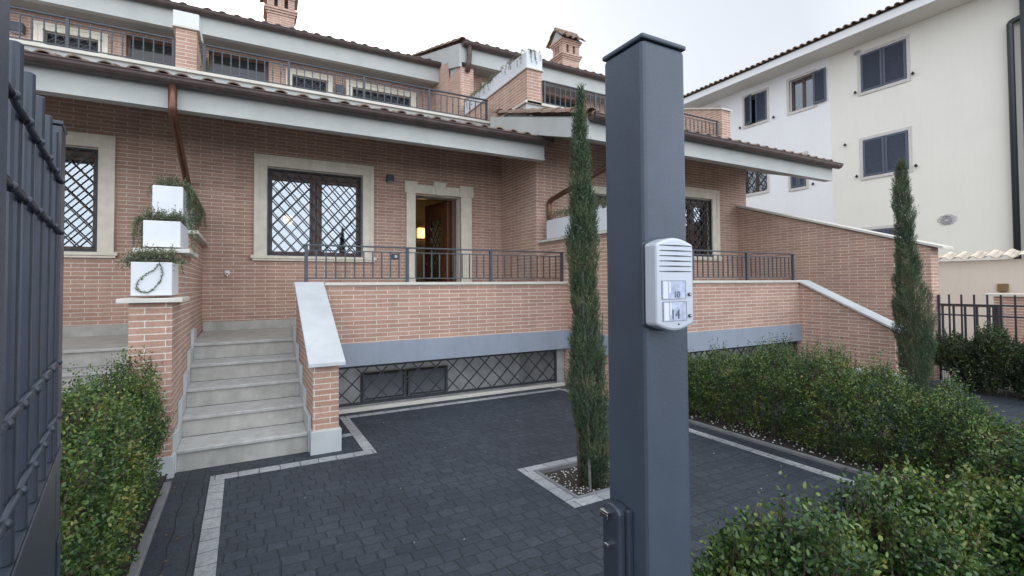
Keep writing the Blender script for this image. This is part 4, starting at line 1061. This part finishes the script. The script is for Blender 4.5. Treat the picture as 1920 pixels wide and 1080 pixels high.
# ================================================================== GATE, POSTS, INTERCOM
pr = empty('gate_post', (.751, .77, 0), 'large dark blue-grey square steel post in the foreground carrying the intercom', 'post', 'square steel gate posts')
MB().box(.691, .811, .71, .83, 0, 1.988).build('shaft', POSTM, pr, bevel=.009)
MB().box(.6888, .8132, .7078, .8322, 1.989, 1.999).build('post_cap', POSTM, pr, bevel=.003)
p2 = copy_tree(pr); p2.location.x = -.315
p2['label'] = 'dark steel post cut by the left photo edge where the gate leaf hangs'
# intercom on the face towards the street
ic = empty('intercom', (.73, .71, 1.41), 'silver door intercom with speaker slots and two name windows on the dark post', 'intercom')
IX0, IX1, IZ0, IZ1 = .679, .778, 1.409, 1.588
def icout(e=0, n=14, bulge=.012):
    pts = []
    for j in range(n+1): t = j/n; pts.append((IX0-e+(IX1-IX0+2*e)*t, IZ1-.012+e+bulge*math.sin(math.pi*t)))
    for j in range(n+1): t = j/n; pts.append((IX1+e-(IX1-IX0+2*e)*t, IZ0+.012-e-bulge*math.sin(math.pi*t)))
    return pts
MB().prism(icout(.0028), 'y', .7025, .7095).build('back_plate', DARKPL, ic, bevel=.003)
body = MB().prism(icout(0), 'y', .668, .7020).build('housing', SILVER, ic, bevel=.005)
fr = .6676
def ip(x, y): q = at(x, y, Y=fr); return q[0], q[2]
m = MB()
for k in range(6):
    xa, za = ip(1237, 460+k*9.7); xb, zb = ip(1296, 461+k*9.6); z = (za+zb)/2
    m.prism([(xa, z-.0006), ((xa+xb)/2, z-.0014), (xb, z-.0006), (xb, z+.0006), ((xa+xb)/2, z+.0014), (xa, z+.0006)], 'y', fr-.0006, fr+.002)
m.build('speaker_slot', DARKPL, ic)
for (xa, ya, xb, yb, txt) in ((1241, 527, 1285, 560, '10'), (1243, 567, 1287, 600, '14')):
    (u0, w1), (u1, w0) = ip(xa, ya), ip(xb, yb)
    MB().box(u0-.0005, u1+.001, fr-.0006, fr+.002, w0-.0005, w1+.0008).build('window_rim', DARKPL, ic)
    cdm = MB().box(u0, u1-.001, fr-.0012, fr-.0008, w0, w1).build('name_card', PAPER, ic)
    MB().box(u0+.002, u0+.014, fr-.0016, fr-.0014, w0+.001, w1-.001).box(u0+.017, u0+.0215, fr-.0016, fr-.0014, w0+.012, w1-.001).build('card_edge', WHITEBOX, cdm)
    cu = bpy.data.curves.new('digits', 'FONT'); cu.body = txt; cu.size = (w1-w0)*.72 if txt == '14' else (w1-w0)*.5; cu.extrude = .0003
    tmp = bpy.data.objects.new('digits_tmp', cu); COL.objects.link(tmp); bpy.context.view_layer.update()
    me = bpy.data.meshes.new_from_object(tmp.evaluated_get(bpy.context.evaluated_depsgraph_get())); bpy.data.objects.remove(tmp)
    ox, oz = (u0+.018, w0+.004) if txt == '14' else (u0+.029, w0+.003)
    off = wloc(ic)
    for v in me.vertices: v.co = Vector((ox+v.co.x-off.x, fr-.0021-v.co.z-off.y, oz+v.co.y-off.z))
    me.materials.clear(); me.materials.append(DARKPL)
    me.materials.clear(); me.materials.append(INK)
    to = bpy.data.objects.new('house_number', me); COL.objects.link(to); to.parent = ic
for (px, py) in ((1292, 552), (1293, 592)):
    u, z = ip(px, py)
    MB().tube([(u, fr+.001, z), (u, fr-.003, z)], .0034, 14).build('call_button', DARKPL, ic, smooth=False)
    MB().ball((u, fr-.003, z), .0017, 8, 6).build('button_dome', CHROME, ic, smooth=True)
u, z = ip(1273, 608); MB().tube([(u, fr+.001, z), (u, fr-.0008, z)], .0016, 8).build('screw', DARKPL, ic)
# gate stop bracket low on the post
bk = empty('gate_catch', (.66, .78, .9), 'dark rounded steel gate catch with bright bolt low on the post', 'gate catch')
pts = [(.762, .55), (.815, .55), (.815, 1.035)]+[(.7885+.0265*math.cos(a), 1.035+.014*math.sin(a)) for a in [math.pi*k/8 for k in range(1, 8)]]+[(.762, 1.035)]
MB().prism(pts, 'x', .661, .690).build('catch_plate', GATEM, bk, bevel=.006)
MB().box(.676, .6905, .752, .7615, .55, 1.045).build('catch_flange', GATEM, bk, bevel=.003)
MB().box(.650, .6609, .785, .808, 1.03, 1.035).box(.650, .653, .785, .808, 1.020, 1.030).build('strike', CHROME, bk, bevel=.001)
MB().box(.651, .6609, .785, .797, .965, .971).build('latch_tip', CHROME, bk, bevel=.001)

# gate leaf, opened inwards; local frame s along the leaf, n towards the camera side
gs = Vector((-.172, .985, 0)).normalized(); gn = Vector((gs.y, -gs.x, 0)); GO = Vector((-.494, 1.9734, 0))
def G(s, n_, z): return (GO+gs*s+gn*n_+Vector((0, 0, z)))[:]
gt = empty('gate_leaf', G(-.5, 0, 0), 'open dark iron gate leaf of close vertical bars with ball-ended ties at left edge', 'gate')
def gbox(m, s0, s1, n0, n1, z0, z1):
    vs = [G(s, n_, z) for z in (z0, z1) for s, n_ in ((s0, n0), (s1, n0), (s1, n1), (s0, n1))]
    m.add(vs, [(3,2,1,0),(4,5,6,7),(0,1,5,4),(1,2,6,5),(2,3,7,6),(3,0,4,7)])
m = MB(); gbox(m, -.15, -.03, -.03, .0135, .06, 1.962); gbox(m, -.155, -.025, -.035, .017, 1.963, 1.975); m.build('end_stile', GATEM, gt, bevel=.003)
m = MB(); gbox(m, -1.13, -.151, -.035, .0125, .12, 1.03); m.build('lower_panel', GATEM, gt, bevel=.004)
m = MB(); gbox(m, -1.13, -.03, .0136, .017, .99, 1.034); m.build('panel_rail', GATEM, gt, bevel=.002)
m = MB(); gbox(m, -1.15, -1.06, -.03, .02, .06, 1.93); m.build('hinge_stile', GATEM, gt, bevel=.003)
for k in range(6):
    s_ = -.215-.155*k
    m = MB(); m.tube([G(s_, 0, 1.032), G(s_, 0, 1.925)], .0115, 14); m.ball(G(s_, 0, 1.925), .0115, 10, 6, (1, 1, .35))
    m.build('bar', GATEM, gt, smooth=False)
    for z, dz in ((1.792, .05), (1.652, .04), (1.296, -.03), (1.148, -.05)):
        m = MB()
        # tapered tie sweeping from the next bar to a ball in front of this one
        a = Vector(G(s_-.11, -.004, z+dz)); b = Vector(G(s_-.04, .008, z+dz*.3)); c = Vector(G(s_, .0165, z)); 
        m.tube([a[:], ((a+b)/2)[:], b[:], ((b+c)/2)[:], c[:]], [.0028, .0045, .006, .0066, .006], 8, r2=0)
        m.ball(G(s_+.004, .0185, z), .0085, 10, 8)
        m.build('tie', GATEM, gt, smooth=True)
m = MB(); gbox(m, -.13, -.06, .0136, .019, .62, .78); m.build('lock', DARKPL, gt, bevel=.002)
m = MB(); m.tube([G(-.03, -.005, .86), G(.035, -.005, .86)], .011, 10); m.build('bolt', CHROME, gt, smooth=True)

# ================================================================== FENCE, FAR WALL, WHITE HOUSE
fe = empty('iron_fence', (9.35, 2, 0), 'dark iron fence of thin upright bars behind the far right hedge', 'fence')
m = MB()
m.box(9.335, 9.365, 3.375, 3.405, 0, 1.30); m.build('post', IRON, fe)
m = MB().box(9.341, 9.359, .3, 3.375, 1.144, 1.166).box(9.341, 9.359, .3, 3.375, .989, 1.011).box(9.342, 9.358, .3, 3.375, .15, .165); m.build('rail', IRON, fe)
y = 3.265; k = 0
while y > .4:
    m = MB().box(9.34, 9.36, y-.01, y+.01, .05, 1.305).ball((9.35, y, 1.155), .014, 6, 5).ball((9.35, y, 1.0), .014, 6, 5)
    m.build('bar', IRON, fe); y -= .144
nr = empty('terrace_railing', (12, 3.9, 0), 'distant dark handrail behind the iron fence', 'railing')
MB().box(11.96, 12.04, 3.5, 4.9, 1.02, 1.07).build('handrail', WOOD, nr)
m = MB()
for i in range(8): m.box(11.985, 12.015, 3.6+i*.17, 3.63+i*.17, .4, 1.02)
m.box(11.95, 12.05, 3.48, 3.56, .2, 1.06); m.build('balusters', IRON, nr)
bp_ = empty('brick_pier', (12.2, 3.2, 0), 'distant brick pier with pale cap in front of the sand-coloured wall', 'pier')
MB().box(12.1, 12.4, 2.9, 3.58, -.02, 1.22).build('shaft', BRICK, bp_); MB().box(12.05, 12.45, 2.2, 3.72, 1.221, 1.27).build('pier_cap', CAP, bp_)
MB().box(12.12, 12.38, 2.25, 2.899, -.02, 1.20).build('meter_box', GREY, bp_)
pw = empty('boundary_wall', (16, 4, 0), 'sand-coloured boundary wall topped with barrel tiles in front of the white building', 'wall')
MB().box(15.9, 16.3, -6, 9.0, -.02, 2.02).build('wall', SANDWALL, pw)
t = MB(); tiles(t, (15.78, -6, 2.05), (0, 1, 0), (1, 0, .35), 15, .5, sp=.29, r=.085, seg=.5); t.build('tile_coping', plain('pale_tile', (.48, .42, .35), .9, var=.25, scale=6), pw)
lx, ly, lz = at(1881, 539, X=15.88)
vn = tag(MB().box(15.85, 15.899, ly-.1, ly+.1, lz-.09, lz+.09).box(15.86, 15.88, ly-.06, ly+.06, lz-.11, lz-.091).build('wall_lamp', plain('brass', (.25, .17, .08), .5, metal=.5), bevel=.01), 'small brass-coloured box lamp on the sand-coloured boundary wall', 'wall lamp')

wh = empty('apartment_building', (20, 9, 0), 'white three-storey apartment building with dark louvred shutters on the right', 'building')
XW = 20.0
# openings (y0,y1,z0,z1): two on the cream half, the rest on the white half
CW = [(7.95, 9.37, 8.50, 9.90), (7.96, 9.36, 5.36, 6.72), (7.96, 9.40, 2.0, 3.40)]
WW = [(13.05, 14.12, 8.62, 9.92), (11.05, 12.05, 8.60, 9.92), (13.10, 14.30, 5.52, 6.95), (11.43, 12.06, 5.40, 6.72), (15.5, 16.6, 8.62, 9.92), (15.5, 16.6, 5.5, 6.9)]
wall('x', XW, .35, 3.6, 10.46, -.05, 10.35, holes=CW).build('cream_wall', CREAMWALL, wh)
wall('x', XW-.03, .38, 10.461, 19.2, -.05, 10.35, holes=WW).build('white_wall', WHITEWALL, wh)
MB().box(XW, XW+12, 3.3, 3.6, -.05, 10.35).box(XW+.36, XW+12, 19.0, 19.2, -.05, 10.35).build('side_wall', CREAMWALL, wh)
# roof: overhang, soffit, fascia, tiles
MB().box(18.95, XW-.031, 3.0, 19.6, 10.30, 10.34).build('soffit', CREAMWALL, wh)
MB().box(18.88, 18.949, 3.0, 19.6, 10.28, 10.56).build('fascia', WHITEWALL, wh, bevel=.01)
t = MB(); tiles(t, (18.78, 3.0, 10.60), (0, 1, 0), (1, 0, .3), 16.6, 1.3, sp=.26, r=.085, seg=.45); rf = t.build('roof', TILE, wh)
MB().prism([(3.0, 10.562), (19.6, 10.562), (19.6, 10.60), (3.0, 10.60)], 'x', 18.9, 20.3).build('roof_deck', CONC, rf)
MB().add([(18.9, 3.0, 10.6), (25, 3.0, 12.4), (25, 19.6, 12.4), (18.9, 19.6, 10.6)], [(0, 1, 2, 3)]).build('roof_slope', TILE, wh)
def shutter(y0, y1, z0, z1, x, hinge=None, ang=0):
    m = MB(); fw = .07
    m.box(x-.02, x+.02, y0, y0+fw, z0, z1).box(x-.02, x+.02, y1-fw, y1, z0, z1).box(x-.02, x+.02, y0+fw, y1-fw, z0, z0+fw).box(x-.02, x+.02, y0+fw, y1-fw, z1-fw, z1)
    z = z0+fw+.02
    while z < z1-fw-.03:
        m.add([(x-.014, y0+fw, z), (x-.014, y1-fw, z), (x+.014, y1-fw, z+.036), (x+.014, y0+fw, z+.036)], [(0, 1, 2, 3)]); z += .047
    m.add([(x+.0145, y0+fw, z0+fw), (x+.0145, y1-fw, z0+fw), (x+.0145, y1-fw, z1-fw), (x+.0145, y0+fw, z1-fw)], [(0, 1, 2, 3)])
    if hinge is not None:
        c, s_ = math.cos(ang), math.sin(ang)
        m.v = [(x+(a-x)*c-(b-hinge)*s_, hinge+(a-x)*s_+(b-hinge)*c, z_) for a, b, z_ in m.v]
    return m
def wh_window(o, xw, state='closed'):
    y0, y1, z0, z1 = o; tw = .11
    s = MB().box(xw-.025, xw+.05, y0-tw, y0, z0-tw, z1+tw).box(xw-.025, xw+.05, y1, y1+tw, z0-tw, z1+tw).box(xw-.025, xw+.05, y0, y1, z1, z1+tw).box(xw-.045, xw+.05, y0-.001, y1+.001, z0-tw, z0)
    w_ = s.build('window', STONEFR, wh, bevel=.008)
    mid = (y0+y1)/2; xs = xw-.02
    MB().box(xw+.2, xw+.24, y0, y1, z0, z1).build('pane', GLASS if state != 'closed' else GLASSD, w_)
    MB().box(xw+.16, xw+.2, y0, y0+.07, z0, z1).box(xw+.16, xw+.2, y1-.07, y1, z0, z1).box(xw+.16, xw+.2, mid-.05, mid+.05, z0, z1).box(xw+.16, xw+.2, y0+.07, mid-.05, z1-.07, z1).build('frame', WOOD, w_)
    if state == 'closed':
        shutter(y0+.01, mid-.005, z0+.01, z1-.01, xs, y0, .0).build('shutter', SHUT, w_)
        shutter(mid+.005, y1-.01, z0+.01, z1-.01, xs, y1-.01, -.04).build('shutter', SHUT, w_)
    elif state == 'ajar':
        shutter(y0+.01, mid-.005, z0+.01, z1-.01, xs, y0, .0).build('shutter', SHUT, w_)
        shutter(mid+.005, y1-.01, z0+.01, z1-.01, xs, y1-.01, -.45).build('shutter', SHUT, w_)
    elif state == 'open':
        wd_ = (y1-y0)/2
        shutter(y0-wd_, y0-.01, z0+.01, z1-.01, xs-.06).build('shutter', SHUT, w_)
    elif state == 'grille':
        g = MB(); lattice(g, y0, y1, z0, z1, .45, .45, .025, lambda u, z: (xw-.01, u, z)); lattice(g, y0, y1, z0, z1, .45, .9, .02, lambda u, z: (xw-.012, u, z)); g.build('grille', IRON, w_)
    return w_
wh_window(CW[0], XW); wh_window(CW[1], XW); wh_window(CW[2], XW)
wh_window(WW[0], XW-.03, 'ajar'); wh_window(WW[1], XW-.03, 'open'); wh_window(WW[2], XW-.03, 'grille'); wh_window(WW[3], XW-.03); wh_window(WW[4], XW-.03); wh_window(WW[5], XW-.03)
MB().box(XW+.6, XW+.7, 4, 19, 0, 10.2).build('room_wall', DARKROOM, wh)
m = MB()
for px, py in ((1604, 174), (1712, 138), (1585, 272), (1607, 331), (1718, 311), (1388, 240), (1451, 220), (1525, 345)):
    q = at(px, py, X=XW-.06); m.box(XW-.10, XW, q[1]-.015, q[1]+.015, q[2]-.015, q[2]+.015).box(XW-.11, XW-.08, q[1]-.05, q[1]+.05, q[2]-.02, q[2]+.02).box(XW-.11, XW-.08, q[1]-.02, q[1]+.02, q[2]-.05, q[2]+.06)
m.build('shutter_catches', IRON, wh)
# round vents
for (px, py, rr) in ((1775, 412, .13), (1607, 99, .07)):
    q = at(px, py, X=XW-.03); vo = MB()
    for r_, x_ in ((rr*1.7, XW-.006), ):
        n = 20; vo.add([(x_, q[1]+r_*1.15*math.cos(6.283*k/n)*(1+.12*math.sin(3*k)), q[2]+r_*.8*math.sin(6.283*k/n)*(1+.1*math.cos(2.3*k))) for k in range(n)], [tuple(range(n))])
    vv = vo.build('vent', plain('vent_mortar', (.44, .43, .42), .9, var=.3, scale=20), wh)
    ring = MB()
    for r_ in (rr, rr*.55):
        ring.tube([(XW-.03, q[1]+r_*math.cos(6.283*k/18), q[2]+r_*math.sin(6.283*k/18)) for k in range(19)], rr*.12, 6, cap=False)
    ring.build('vent_ring', plain('vent_plastic', (.30, .30, .31), .6), vv, smooth=True)
    MB().tube([(XW-.012, q[1], q[2]), (XW-.007, q[1], q[2])], rr*.97, 18).build('vent_hole', STONEFR, vv)
q = at(1897, 150, X=XW-.15)
pipe('downpipe', wh, [(XW-.15, 4.2, 9.45), (XW-.15, q[1], 9.15), (XW-.15, q[1], 0.0)], r=.08, mat=IRON)
MB().box(XW-.22, XW-.05, 4.95, 5.10, 0, 10.0).build('downpipe', IRON, wh, bevel=.02)
